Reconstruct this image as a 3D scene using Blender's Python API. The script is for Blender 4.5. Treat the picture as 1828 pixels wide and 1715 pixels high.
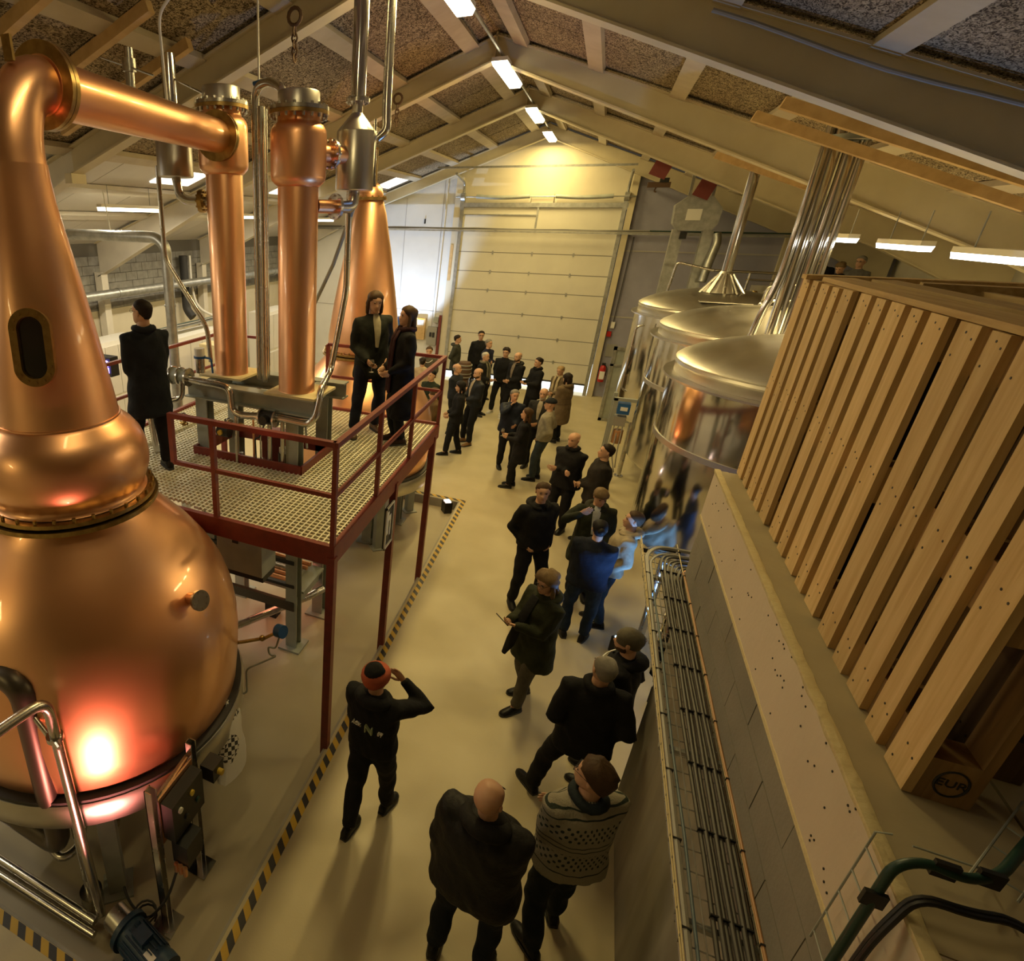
import bpy, bmesh, math, random
import numpy as np
from math import pi, sin, cos, radians, sqrt, atan2, hypot
from mathutils import Vector, Matrix, noise
for o in list(bpy.data.objects): bpy.data.objects.remove(o)
SC = bpy.context.scene
COL = SC.collection
random.seed(7)
# ------------------------------------------------------------------ camera
cam_d = bpy.data.cameras.new('camera'); CAM = bpy.data.objects.new('camera', cam_d); COL.objects.link(CAM)
CAM.location = (0, 0, 4.9)
CAM.rotation_euler = (radians(65.793), radians(-0.710), radians(25.886))
cam_d.sensor_fit = 'HORIZONTAL'; cam_d.sensor_width = 36.0
cam_d.lens = 1031.38 * 36.0 / 1828.0
cam_d.shift_x = 372.0 / 1828.0; cam_d.shift_y = 0.0
cam_d.clip_start = 0.05; cam_d.clip_end = 200
SC.camera = CAM
# ------------------------------------------------------------------ exposure, world
SC.view_settings.view_transform = 'Standard'
SC.view_settings.look = 'None'
SC.view_settings.gamma = 1.0
SC.view_settings.use_curve_mapping = False
SC.view_settings.exposure = 0.12
W = bpy.data.worlds.new('world'); SC.world = W; W.use_nodes = True
W.node_tree.nodes['Background'].inputs[0].default_value = (0.75, 0.62, 0.42, 1)
W.node_tree.nodes['Background'].inputs[1].default_value = 0.05
WARM = (1.0, 0.745, 0.27)
LAMP_W = 120.0
# ------------------------------------------------------------------ helpers
def V(*a): return Vector(a if len(a) > 1 else a[0])
def tag(o, label=None, cat=None, group=None, kind=None):
    if label: o['label'] = label
    if cat: o['category'] = cat
    if group: o['group'] = group
    if kind: o['kind'] = kind
    return o
def thing(name, label, cat, loc=(0, 0, 0), group=None, rz=0.0):
    o = bpy.data.objects.new(name, None); COL.objects.link(o)
    o.empty_display_size = 0.1; o.location = loc; o.rotation_euler = (0, 0, rz)
    return tag(o, label, cat, group)
def off(parent):
    s = Vector((0, 0, 0))
    while parent is not None:
        s += Vector(parent.location); parent = parent.parent
    return s
def frame(d):
    d = Vector(d).normalized()
    u = Vector((0, 0, 1)) if abs(d.z) < 0.9 else Vector((1, 0, 0))
    x = u.cross(d).normalized(); y = d.cross(x).normalized()
    return x, y, d
class MB:
    def __init__(s): s.v = []; s.f = []; s.m = []
    def add(s, vs, fs, mi=0):
        n = len(s.v); s.v += [tuple(p) for p in vs]; s.f += [tuple(i + n for i in f) for f in fs]; s.m += [mi] * len(fs); return s
    def box(s, c, d, rz=0.0, M=None, mi=0):
        hx, hy, hz = d[0] / 2, d[1] / 2, d[2] / 2
        vs = [Vector((a * hx, b * hy, e * hz)) for e in (-1, 1) for b in (-1, 1) for a in (-1, 1)]
        R = M if M is not None else Matrix.Rotation(rz, 3, 'Z')
        vs = [R @ p + Vector(c) for p in vs]
        return s.add(vs, [(0, 2, 3, 1), (4, 5, 7, 6), (0, 1, 5, 4), (2, 6, 7, 3), (0, 4, 6, 2), (1, 3, 7, 5)], mi)
    def bx(s, x0, x1, y0, y1, z0, z1, mi=0):
        return s.box(((x0 + x1) / 2, (y0 + y1) / 2, (z0 + z1) / 2), (abs(x1 - x0), abs(y1 - y0), abs(z1 - z0)), mi=mi)
    def bar(s, p0, p1, w, h, up=(0, 0, 1), mi=0):
        p0 = Vector(p0); p1 = Vector(p1); d = (p1 - p0); L = d.length; d.normalize(); up = Vector(up)
        if abs(d.dot(up)) > 0.98: up = Vector((0, 1, 0))
        x = d.cross(up).normalized(); z = x.cross(d).normalized()
        M = Matrix((x, d, z)).transposed()
        return s.box((p0 + p1) / 2, (w, L, h), M=M, mi=mi)
    def rings(s, R, cap0=True, cap1=True, mi=0, closed=False):
        n = len(R[0]); vs = [p for r in R for p in r]; fs = []
        for k in range(len(R) - 1):
            for i in range(n):
                j = (i + 1) % n; fs.append((k * n + i, k * n + j, (k + 1) * n + j, (k + 1) * n + i))
        if closed:
            k = len(R) - 1
            for i in range(n):
                j = (i + 1) % n; fs.append((k * n + i, k * n + j, j, i))
        else:
            if cap0: fs.append(tuple(range(n))[::-1])
            if cap1: fs.append(tuple((len(R) - 1) * n + i for i in range(n)))
        return s.add(vs, fs, mi)
    def cyl(s, p0, p1, r0, r1=None, n=14, cap=True, mi=0):
        r1 = r0 if r1 is None else r1; p0 = Vector(p0); p1 = Vector(p1); x, y, d = frame(p1 - p0)
        R = [[p + (x * cos(2 * pi * i / n) + y * sin(2 * pi * i / n)) * r for i in range(n)] for p, r in ((p0, r0), (p1, r1))]
        return s.rings(R, cap, cap, mi)
    def tube(s, pts, r, n=10, bend=0.0, seg=5, mi=0, cap=True):
        P = [Vector(p) for p in pts]
        if bend > 0 and len(P) > 2:
            Q = [P[0]]
            for i in range(1, len(P) - 1):
                a = (P[i - 1] - P[i]); b = (P[i + 1] - P[i]); t = min(bend, a.length * .49, b.length * .49)
                A = P[i] + a.normalized() * t; B = P[i] + b.normalized() * t
                for k in range(seg + 1):
                    u = k / seg; Q.append(A * (1 - u) ** 2 + P[i] * 2 * u * (1 - u) + B * u * u)
            Q.append(P[-1]); P = Q
        rr = r if isinstance(r, (list, tuple)) else [r] * len(P)
        if len(rr) != len(P): rr = [rr[0] + (rr[-1] - rr[0]) * k / (len(P) - 1) for k in range(len(P))]
        R = []; x = None
        for k in range(len(P)):
            d = (P[min(k + 1, len(P) - 1)] - P[max(k - 1, 0)]).normalized()
            if x is None: x, y, _ = frame(d)
            else:
                x = (x - d * x.dot(d)).normalized(); y = d.cross(x)
            R.append([P[k] + (x * cos(2 * pi * i / n) + y * sin(2 * pi * i / n)) * rr[k] for i in range(n)])
        return s.rings(R, cap, cap, mi)
    def lathe(s, prof, c=(0, 0, 0), n=48, cap=True, mi=0):
        c = Vector(c)
        R = [[c + Vector((r * cos(2 * pi * i / n), r * sin(2 * pi * i / n), z)) for i in range(n)] for r, z in prof]
        return s.rings(R, cap, cap, mi)
    def disc_ring(s, c, d, R, r, t, n=32, mi=0):
        x, y, d = frame(d); c = Vector(c); rr = [(r, -t / 2), (R, -t / 2), (R, t / 2), (r, t / 2)]
        G = [[c + d * h + (x * cos(2 * pi * i / n) + y * sin(2 * pi * i / n)) * q for i in range(n)] for q, h in rr]
        return s.rings(G, closed=True, mi=mi)
    def sph(s, c, r, n=12, m=8, M=None, mi=0):
        r = (r, r, r) if not isinstance(r, (tuple, list)) else r; c = Vector(c)
        R = []
        for k in range(1, m):
            t = pi * k / m; R.append([Vector((sin(t) * cos(2 * pi * i / n) * r[0], sin(t) * sin(2 * pi * i / n) * r[1], -cos(t) * r[2])) for i in range(n)])
        b = len(s.v); vs = [p for q in R for p in q] + [Vector((0, 0, -r[2])), Vector((0, 0, r[2]))]
        if M is not None: vs = [M @ p for p in vs]
        fs = []
        for k in range(m - 2):
            for i in range(n):
                j = (i + 1) % n; fs.append((k * n + i, k * n + j, (k + 1) * n + j, (k + 1) * n + i))
        lo = (m - 1) * n
        for i in range(n):
            j = (i + 1) % n; fs.append((lo, j, i)); fs.append((lo + 1, (m - 2) * n + i, (m - 2) * n + j))
        return s.add([p + c for p in vs], fs, mi)
    def bolts(s, c, d, R, n, r=.012, h=.02, mi=0):
        x, y, d = frame(d); c = Vector(c)
        for i in range(n):
            p = c + (x * cos(2 * pi * i / n) + y * sin(2 * pi * i / n)) * R
            s.cyl(p, p + d * h, r, n=6, mi=mi)
        return s
    def prism(s, poly, d, mi=0):
        d = Vector(d); n = len(poly); P = [Vector(p) for p in poly]
        return s.rings([P, [p + d for p in P]], mi=mi)
    def build(s, name, mat, parent=None, ang=40, local=False, smooth=True):
        me = bpy.data.meshes.new(name); o0 = Vector((0, 0, 0)) if local else off(parent)
        me.from_pydata([tuple(Vector(p) - o0) for p in s.v], [], s.f)
        ms = mat if isinstance(mat, (list, tuple)) else [mat]
        for m in ms: me.materials.append(m)
        if len(ms) > 1: me.polygons.foreach_set('material_index', s.m)
        me.update()
        bm = bmesh.new(); bm.from_mesh(me); bmesh.ops.recalc_face_normals(bm, faces=bm.faces); bm.to_mesh(me); bm.free()
        if smooth:
            me.shade_smooth(); me.set_sharp_from_angle(angle=radians(ang))
        o = bpy.data.objects.new(name, me); COL.objects.link(o); o.parent = parent
        return o
def inst(src, name, parent, loc, rot=(0, 0, 0), sc=(1, 1, 1)):
    """one more object that shares src's mesh; loc in world"""
    o = bpy.data.objects.new(name, src.data if isinstance(src, bpy.types.Object) else src); COL.objects.link(o); o.parent = parent
    o.location = Vector(loc) - off(parent); o.rotation_euler = rot; o.scale = sc
    return o
def copy_tree(o, parent=None, loc=None, label=None):
    c = o.copy(); COL.objects.link(c); c.parent = parent
    if loc is not None: c.location = loc
    if label: c['label'] = label
    for ch in o.children: copy_tree(ch, c)
    return c
def bolt_ring(parent, mat, c, d, R, n, r, h):
    """n hexagonal bolts round a flange, each its own object on one shared mesh"""
    x, y, d = frame(d); c = Vector(c); key = (round(r, 4), round(h, 4), mat); me = BOLTS.get(key); rot = Vector((0, 0, 1)).rotation_difference(d).to_euler()
    for i in range(n):
        p = c + (x * cos(2 * pi * i / n) + y * sin(2 * pi * i / n)) * R
        if me is None:
            o = MB().cyl((0, 0, 0), (0, 0, h), r, n=6).build('bolt', MT[mat], parent, local=True); me = BOLTS[key] = o.data; o.location = p - off(parent); o.rotation_euler = rot
        else: inst(me, 'bolt', parent, p, rot)
BOLTS = {}
def struct(o): o['kind'] = 'structure'; return o
# ------------------------------------------------------------------ materials
MT = {}
def pm(name, col, rough=.5, metal=0.0, col2=None, vs=4.0, vlo=.35, vhi=.65, bump=0.0, bs=40.0, stretch=(1, 1, 1), rvar=0.0, emis=None, es=0.0, spec=.5, coat=0.0, detail=4.0, coords='pos'):
    m = bpy.data.materials.new(name); m.use_nodes = True; nt = m.node_tree; N = nt.nodes; L = nt.links
    b = N['Principled BSDF']; b.inputs['Base Color'].default_value = (*col, 1); b.inputs['Roughness'].default_value = rough; b.inputs['Metallic'].default_value = metal
    b.inputs['Specular IOR Level'].default_value = spec
    if coat: b.inputs['Coat Weight'].default_value = coat; b.inputs['Coat Roughness'].default_value = .06
    if emis: b.inputs['Emission Color'].default_value = (*emis, 1); b.inputs['Emission Strength'].default_value = es
    if col2 or bump or rvar:
        if coords == 'pos': src = N.new('ShaderNodeNewGeometry').outputs['Position']
        else: src = N.new('ShaderNodeTexCoord').outputs['Object']
        mp = N.new('ShaderNodeMapping'); mp.inputs['Scale'].default_value = stretch; L.new(src, mp.inputs['Vector'])
    if col2 or rvar:
        nz = N.new('ShaderNodeTexNoise'); nz.inputs['Scale'].default_value = vs; nz.inputs['Detail'].default_value = detail; L.new(mp.outputs[0], nz.inputs['Vector'])
        mr = N.new('ShaderNodeMapRange'); mr.inputs[1].default_value = vlo; mr.inputs[2].default_value = vhi; L.new(nz.outputs['Fac'], mr.inputs[0])
        if col2:
            mx = N.new('ShaderNodeMix'); mx.data_type = 'RGBA'; mx.inputs[6].default_value = (*col, 1); mx.inputs[7].default_value = (*col2, 1)
            L.new(mr.outputs[0], mx.inputs[0]); L.new(mx.outputs[2], b.inputs['Base Color'])
        if rvar:
            m2 = N.new('ShaderNodeMapRange'); m2.inputs[3].default_value = rough; m2.inputs[4].default_value = rough + rvar; L.new(mr.outputs[0], m2.inputs[0]); L.new(m2.outputs[0], b.inputs['Roughness'])
    if bump:
        n2 = N.new('ShaderNodeTexNoise'); n2.inputs['Scale'].default_value = bs; n2.inputs['Detail'].default_value = 3; L.new(mp.outputs[0], n2.inputs['Vector'])
        bp = N.new('ShaderNodeBump'); bp.inputs['Strength'].default_value = bump; bp.inputs['Distance'].default_value = .02; L.new(n2.outputs['Fac'], bp.inputs['Height']); L.new(bp.outputs[0], b.inputs['Normal'])
    MT[name] = m
    return m
pm('floor', (.50, .435, .275), .42, col2=(.45, .39, .245), vs=1.3, rvar=.16, bump=.04, bs=60, coat=.0)
pm('pitfloor', (.42, .37, .26), .42, col2=(.37, .325, .23), vs=1.1, rvar=.12)
pm('curb', (.34, .32, .28), .7, col2=(.28, .27, .24), vs=6)
pm('doorpanel', (.66, .63, .53), .5, col2=(.62, .59, .50), vs=2)
pm('doorjoint', (.25, .24, .22), .6)
pm('galv', (.48, .49, .48), .42, .85, col2=(.36, .37, .36), vs=9)
pm('steel', (.62, .60, .57), .2, 1.0, col2=(.54, .53, .50), vs=5, rvar=.1)
pm('polished', (.66, .645, .62), .10, 1.0, col2=(.60, .585, .57), vs=2, rvar=.06, stretch=(1, 1, .25))
pm('brushed', (.60, .58, .54), .30, 1.0, col2=(.46, .44, .41), vs=1.6, rvar=.14, detail=6)
pm('copper', (.91, .515, .285), .35, 1.0, col2=(.86, .455, .24), vs=1.4, rvar=.08, detail=5, coat=.4)
pm('brass', (.52, .36, .13), .3, 1.0, col2=(.34, .22, .08), vs=14, rvar=.1)
pm('red', (.20, .030, .020), .42, col2=(.155, .024, .017), vs=12)
pm('stand', (.36, .385, .345), .5, .2, col2=(.30, .32, .29), vs=5)
pm('grate', (.70, .67, .52), .55, .25)
pm('beam', (.60, .53, .36), .55, col2=(.55, .48, .32), vs=3)
pm('beamwhite', (.66, .62, .53), .6, col2=(.60, .56, .48), vs=3)
pm('purlin', (.52, .45, .32), .65, col2=(.46, .39, .27), vs=4)
pm('lumber', (.60, .41, .19), .65, col2=(.50, .33, .14), vs=3, stretch=(3, .4, 3), detail=6)
pm('whiteceil', (.62, .59, .53), .7, col2=(.58, .55, .49), vs=1.5)
pm('whitewall', (.72, .72, .70), .6, col2=(.68, .68, .66), vs=2)
pm('creamwall', (.62, .57, .44), .7, col2=(.58, .53, .41), vs=2)
pm('greywall', (.33, .325, .42), .75, col2=(.295, .29, .37), vs=2.5, bump=.05, bs=20)
pm('seam', (.42, .40, .38), .7)
pm('block', (.27, .265, .235), .9, col2=(.21, .20, .18), vs=7, bump=.35, bs=60)
pm('bigblock', (.25, .23, .19), .85, col2=(.19, .175, .145), vs=2.2, bump=.12, bs=50, detail=6)
pm('mortar', (.13, .12, .10), .95)
pm('plaster', (.60, .51, .40), .8, col2=(.54, .455, .355), vs=1.6, bump=.06, bs=30)
pm('plasteredge', (.66, .57, .33), .8, col2=(.60, .50, .28), vs=12, bump=.3, bs=30)
pm('deckboard', (.42, .36, .23), .65, col2=(.36, .30, .19), vs=2.2, bump=.05, bs=30)
pm('concrete', (.27, .24, .19), .6, col2=(.19, .17, .135), vs=1.8, stretch=(3, 3, .5), detail=7)
pm('lagging', (.10, .085, .07), .38, .7)
pm('dark', (.02, .02, .02), .5)
pm('black', (.012, .012, .013), .45)
pm('rubber', (.03, .03, .032), .6)
pm('bluepaint', (.02, .10, .30), .4)
pm('motorblue', (.015, .045, .09), .4, col2=(.012, .035, .07), vs=20)
pm('yellow', (.65, .45, .05), .5)
pm('white', (.75, .74, .70), .5)
pm('plastic_cable', (.06, .055, .05), .5)
pm('greycable', (.30, .29, .26), .5)
pm('bluecable', (.10, .15, .20), .5)
pm('greenhose', (.012, .045, .034), .4)
pm('orangecable', (.42, .22, .10), .45)
pm('extred', (.42, .015, .012), .35)
pm('rust', (.12, .07, .04), .7, .3)
pm('maroon', (.15, .025, .02), .6)
pm('glassdark', (.01, .008, .006), .05, spec=.8)
pm('lampbody', (.70, .66, .55), .5)
pm('lampglow', (1, .95, .8), .5, emis=(1.0, .86, .55), es=9.0)
pm('coolglow', (1, .95, .8), .5, emis=(1.0, .95, .82), es=8.0)
pm('skylight', (.8, .85, .9), .5, emis=(1.0, .93, .80), es=1.6)
pm('ledblue', (.8, .9, 1), .4, emis=(.45, .75, 1.0), es=14)
pm('ledred', (1, .9, .85), .4, emis=(1.0, .75, .62), es=14)
pm('daylight', (.8, .85, .9), .5, emis=(.85, .92, 1.0), es=1.6)
def hazard():
    m = bpy.data.materials.new('hazard'); m.use_nodes = True; nt = m.node_tree; N = nt.nodes; L = nt.links; b = N['Principled BSDF']; b.inputs['Roughness'].default_value = .5
    g = N.new('ShaderNodeNewGeometry'); sx = N.new('ShaderNodeSeparateXYZ'); L.new(g.outputs['Position'], sx.inputs[0])
    a = N.new('ShaderNodeMath'); a.operation = 'ADD'; L.new(sx.outputs[0], a.inputs[0]); L.new(sx.outputs[1], a.inputs[1])
    f = N.new('ShaderNodeMath'); f.operation = 'MODULO'; f.inputs[1].default_value = .16
    a2 = N.new('ShaderNodeMath'); a2.operation = 'ADD'; a2.inputs[1].default_value = 50; L.new(a.outputs[0], a2.inputs[0]); L.new(a2.outputs[0], f.inputs[0])
    c = N.new('ShaderNodeMath'); c.operation = 'GREATER_THAN'; c.inputs[1].default_value = .08; L.new(f.outputs[0], c.inputs[0])
    mx = N.new('ShaderNodeMix'); mx.data_type = 'RGBA'; mx.inputs[6].default_value = (.56, .36, .04, 1); mx.inputs[7].default_value = (.03, .03, .035, 1)
    L.new(c.outputs[0], mx.inputs[0]); L.new(mx.outputs[2], b.inputs['Base Color']); MT['hazard'] = m
hazard()
def woodwool():
    m = bpy.data.materials.new('woodwool'); m.use_nodes = True; nt = m.node_tree; N = nt.nodes; L = nt.links; b = N['Principled BSDF']; b.inputs['Roughness'].default_value = .95; b.inputs['Specular IOR Level'].default_value = .1
    g = N.new('ShaderNodeNewGeometry'); mp = N.new('ShaderNodeMapping'); mp.inputs['Scale'].default_value = (2.2, 1, 1); L.new(g.outputs['Position'], mp.inputs[0])
    n1 = N.new('ShaderNodeTexNoise'); n1.inputs['Scale'].default_value = 22; n1.inputs['Detail'].default_value = 5; n1.inputs['Distortion'].default_value = 1.6; L.new(mp.outputs[0], n1.inputs['Vector'])
    n2 = N.new('ShaderNodeTexNoise'); n2.inputs['Scale'].default_value = 1.3; n2.inputs['Detail'].default_value = 3; L.new(g.outputs['Position'], n2.inputs['Vector'])
    r = N.new('ShaderNodeValToRGB'); e = r.color_ramp.elements; e[0].position = .40; e[0].color = (.085, .062, .038, 1); e[1].position = .60; e[1].color = (.56, .46, .30, 1); L.new(n1.outputs['Fac'], r.inputs[0])
    mx = N.new('ShaderNodeMix'); mx.data_type = 'RGBA'; mx.blend_type = 'MULTIPLY'; mx.inputs[0].default_value = .6; L.new(r.outputs[0], mx.inputs[6])
    r2 = N.new('ShaderNodeValToRGB'); r2.color_ramp.elements[0].position = .3; r2.color_ramp.elements[0].color = (.55, .52, .5, 1); r2.color_ramp.elements[1].position = .7; L.new(n2.outputs['Fac'], r2.inputs[0]); L.new(r2.outputs[0], mx.inputs[7])
    L.new(mx.outputs[2], b.inputs['Base Color'])
    bp = N.new('ShaderNodeBump'); bp.inputs['Strength'].default_value = .7; bp.inputs['Distance'].default_value = .02; L.new(n1.outputs['Fac'], bp.inputs['Height']); L.new(bp.outputs[0], b.inputs['Normal']); MT['woodwool'] = m
woodwool()
def wood(name, a, b2, knots=True, axis=2):
    m = bpy.data.materials.new(name); m.use_nodes = True; nt = m.node_tree; N = nt.nodes; L = nt.links; b = N['Principled BSDF']; b.inputs['Roughness'].default_value = .7
    tc = N.new('ShaderNodeTexCoord'); oi = N.new('ShaderNodeObjectInfo'); mp = N.new('ShaderNodeMapping'); st = [14, 14, 14]; st[axis] = 1.1; mp.inputs['Scale'].default_value = st
    L.new(tc.outputs['Object'], mp.inputs[0]); cb = N.new('ShaderNodeCombineXYZ'); mu = N.new('ShaderNodeMath'); mu.operation = 'MULTIPLY'; mu.inputs[1].default_value = 37; L.new(oi.outputs['Random'], mu.inputs[0])
    L.new(mu.outputs[0], cb.inputs[0]); L.new(mu.outputs[0], cb.inputs[2]); L.new(cb.outputs[0], mp.inputs['Location'])
    n = N.new('ShaderNodeTexNoise'); n.inputs['Scale'].default_value = 2.2; n.inputs['Detail'].default_value = 7; n.inputs['Distortion'].default_value = .6; L.new(mp.outputs[0], n.inputs['Vector'])
    r = N.new('ShaderNodeValToRGB'); e = r.color_ramp.elements; e[0].position = .32; e[0].color = (*b2, 1); e[1].position = .66; e[1].color = (*a, 1); L.new(n.outputs['Fac'], r.inputs[0])
    hv = N.new('ShaderNodeHueSaturation'); mr = N.new('ShaderNodeMapRange'); mr.inputs[3].default_value = .72; mr.inputs[4].default_value = 1.12; L.new(oi.outputs['Random'], mr.inputs[0]); L.new(mr.outputs[0], hv.inputs['Value']); L.new(r.outputs[0], hv.inputs['Color'])
    L.new(hv.outputs[0], b.inputs['Base Color']); MT[name] = m
wood('palletwood', (.68, .49, .25), (.53, .35, .15))
wood('palletstainshade', (.36, .22, .09), (.22, .13, .05))  # darker pallet wood: stain and the shade behind the boards put into the colour
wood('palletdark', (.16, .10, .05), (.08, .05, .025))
wood('palletflat', (.52, .36, .16), (.38, .24, .09), axis=1)
# ------------------------------------------------------------------ the setting
YB = 19.87; SL = .364; ZR = 7.09; XR = -2.0
def zu(x): return ZR - SL * abs(x - XR)
XL, XRW = -10.45, 6.45
PIT = -.18
def add_area(name, loc, size, size_y, power, col, rot=(0, 0, 0), parent=None):
    l = bpy.data.lights.new(name, 'AREA'); l.shape = 'RECTANGLE'; l.size = size; l.size_y = size_y; l.energy = power; l.color = col
    o = bpy.data.objects.new(name, l); COL.objects.link(o); o.parent = parent; o.location = Vector(loc) - off(parent); o.rotation_euler = rot
    return o
def add_spot(name, loc, target, power, col, size=60, blend=.6, rad=.08, parent=None):
    l = bpy.data.lights.new(name, 'SPOT'); l.energy = power; l.color = col; l.spot_size = radians(size); l.spot_blend = blend; l.shadow_soft_size = rad
    o = bpy.data.objects.new(name, l); COL.objects.link(o); o.parent = parent; o.location = Vector(loc) - off(parent)
    o.rotation_euler = (Vector(target) - Vector(loc)).to_track_quat('-Z', 'Y').to_euler()
    return o
m = MB(); m.bx(-1.60, 7, -6, 20.1, -.3, 0); m.bx(-11, -1.60, 10.32, 20.1, -.3, 0); m.bx(-11, -1.60, -6, 1.46, -.3, 0)
struct(m.build('floor', MT['floor']))
struct(MB().bx(-11, -1.60, 1.46, 10.32, -.5, PIT).build('floor_pit', MT['pitfloor']))
m = MB(); m.bx(-11, -1.61, 10.295, 10.318, PIT, -.004); m.bx(-11, -1.61, 1.462, 1.485, PIT, -.004); m.bx(-1.625, -1.602, 1.46, 10.32, PIT, -.004)
struct(m.build('trim_pit_edge', MT['curb']))
m = MB(); m.bx(-1.57, -1.495, 1.38, 10.42, .001, .004); m.bx(-6, -1.57, 1.38, 1.455, .001, .004); m.bx(-6, -1.57, 10.345, 10.42, .001, .004)
tag(m.build('hazard_tape', MT['hazard']), 'black and yellow hazard tape edging the sunken still floor', 'tape')
# back wall
def gable(x0, x1, zb):
    pts = [(x0, zb), (x1, zb), (x1, zu(x1) + .36)]
    if x0 < XR < x1: pts.append((XR, ZR + .36))
    pts.append((x0, zu(x0) + .36)); return pts
for nm, x0, x1, zb, mt in (('wall_back_left', XL - .2, -4.42, 0, 'whitewall'), ('wall_back_centre', -4.42, .45, 5.30, 'creamwall'), ('wall_back_right', .45, XRW + .2, 0, 'greywall')):
    struct(MB().prism([(x, YB, z) for x, z in gable(x0, x1, zb)], (0, .2, 0)).build(nm, MT[mt], smooth=False))
m = MB(); m.bx(.47, 6.4, YB - .012, YB + .01, 4.215, 4.25); m.bx(.47, 6.4, YB - .012, YB + .01, 2.40, 2.44); m.bx(5.0, 5.03, YB - .012, YB + .01, 4.25, 4.7)
struct(m.build('trim_wall_joint', MT['seam']))
m = MB(); m.bx(-5.98, -5.965, YB - .012, YB + .01, 2.2, 5.6); m.bx(-4.80, -4.785, YB - .012, YB + .01, .5, 6.1); m.bx(-10, -4.5, YB - .012, YB + .01, 2.18, 2.2)
struct(m.build('trim_panel_joint', MT['seam']))
# jamb posts
struct(MB().bx(-4.42, -4.22, YB - .14, YB + .05, 0, 6.15).build('trim_door_post_left', MT['creamwall']))
struct(MB().bx(.34, .50, YB - .16, YB + .05, 0, 6.3).build('trim_door_post_right', MT['beam']))
struct(MB().bx(4.1, 4.32, YB - .16, YB + .05, 0, 5.0).build('trim_wall_post', MT['beam']))
struct(MB().bx(-4.40, -4.32, YB - .16, YB - .135, 3.2, 4.26).build('trim_wood_strip', MT['lumber']))
# sectional door
D1 = thing('door_1', 'tall cream sectional overhead door raised a little off the floor', None, (-1.95, YB, 0)); D1['kind'] = 'structure'
zs = [.34, .93, 1.62, 2.30, 2.97, 3.52, 4.08, 4.72, 5.34]
for a, b in zip(zs[:-1], zs[1:]):
    MB().bx(-4.13, .22, YB - .10, YB - .055, a + .012, b - .012).build('door_panel', MT['doorpanel'], D1)
    if b < 5.2:
        MB().bx(-4.13, .22, YB - .095, YB - .06, b - .012, b + .012).build('panel_joint', MT['doorjoint'], D1)
        for x in (-3.1, -1.95, -.8):
            MB().bx(x - .025, x + .025, YB - .115, YB - .10, b - .05, b + .05).build('hinge', MT['galv'], D1)
MB().bx(-4.13, .22, YB - .11, YB - .05, .30, .345).build('rubber_seal', MT['rubber'], D1)
for sx, x in ((-1, -4.17), (1, .27)):
    MB().bx(x - .05, x + .05, YB - .17, YB - .05, 0, 5.7).build('door_track', MT['galv'], D1)
    MB().tube([(x, YB - .12, 5.6), (x, YB - .14, 6.0), (x, YB - 1.4, 6.42 - .25)], .035, bend=.4).build('curved_track', MT['galv'], D1)
    MB().cyl((x - .06, YB - .18, 5.62), (x + .06, YB - .18, 5.62), .11).build('cable_drum', MT['galv'], D1)
MB().bx(-4.25, .36, YB - .16, YB - .10, 5.34, 5.46).build('header_beam', MT['galv'], D1)
MB().bx(-2.0, -1.95, YB - .15, YB - .1, 4.78, 5.36).build('stile', MT['galv'], D1)
MB().bx(-4.1, -2.0, YB - .13, YB - .1, 5.12, 5.15).build('stay_bar', MT['galv'], D1)
MB().cyl((-4.4, YB - .19, 5.62), (.5, YB - .19, 5.62), .016).build('spring_shaft', MT['galv'], D1)
for x0, x1 in ((-3.78, -2.25), (-1.55, -.06)):
    MB().tube([(x0, YB - .19, 5.63), ((x0 + x1) / 2, YB - .19, 5.585), (x1, YB - .19, 5.63)], .055, n=12, bend=.5).build('torsion_spring', MT['stand'], D1)
MB().bx(-2.2, -1.6, YB - .12, YB - .02, 5.46, 5.70).build('spring_bracket', MT['creamwall'], D1)
MB().bar((-4.75, YB - 1.3, 6.33), (.35, YB - 1.3, 6.30), .05, .05).build('track_crossbar', MT['galv'], D1)
# outside ground seen below the raised door
struct(MB().bx(-6, 3, YB + .2, YB + 5, -.3, -.02).build('floor_outside', MT['white']))
add_area('daylight_outside', (-2, YB + 1.6, 3.2), 5, 2, 420, (.85, .93, 1.0))
# side walls
struct(MB().bx(XL - .2, XL, -6, YB, -.3, 2.9).build('wall_left', MT['creamwall']))
struct(MB().bx(XL - .2, XL - .03, -6, YB, 2.9, 4.6).build('wall_left_upper', MT['mortar']))
WL = bpy.data.objects['wall_left_upper']
b0 = MB().box((0, 0, 0), (.03, .39, .19)).build('concrete_block', MT['block'], WL)
k = 0; first = True
for r in range(6):
    y = 7.6 + (.2 if r % 2 else 0)
    while y < YB - .2:
        if first: b0.location = Vector((XL - .015, y, 3.0 + r * .2)); first = False
        else: inst(b0, 'concrete_block', WL, (XL - .015 + random.uniform(-.004, .004), y, 3.0 + r * .2))
        y += .4
struct(MB().bx(XRW, XRW + .2, -6, YB, -.3, 4.5).build('wall_right', MT['creamwall']))
struct(MB().prism([(x, -6, z) for x, z in gable(XL - .2, XRW + .2, -.3)], (0, -.2, 0)).build('wall_front', MT['creamwall'], smooth=False))
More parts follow.
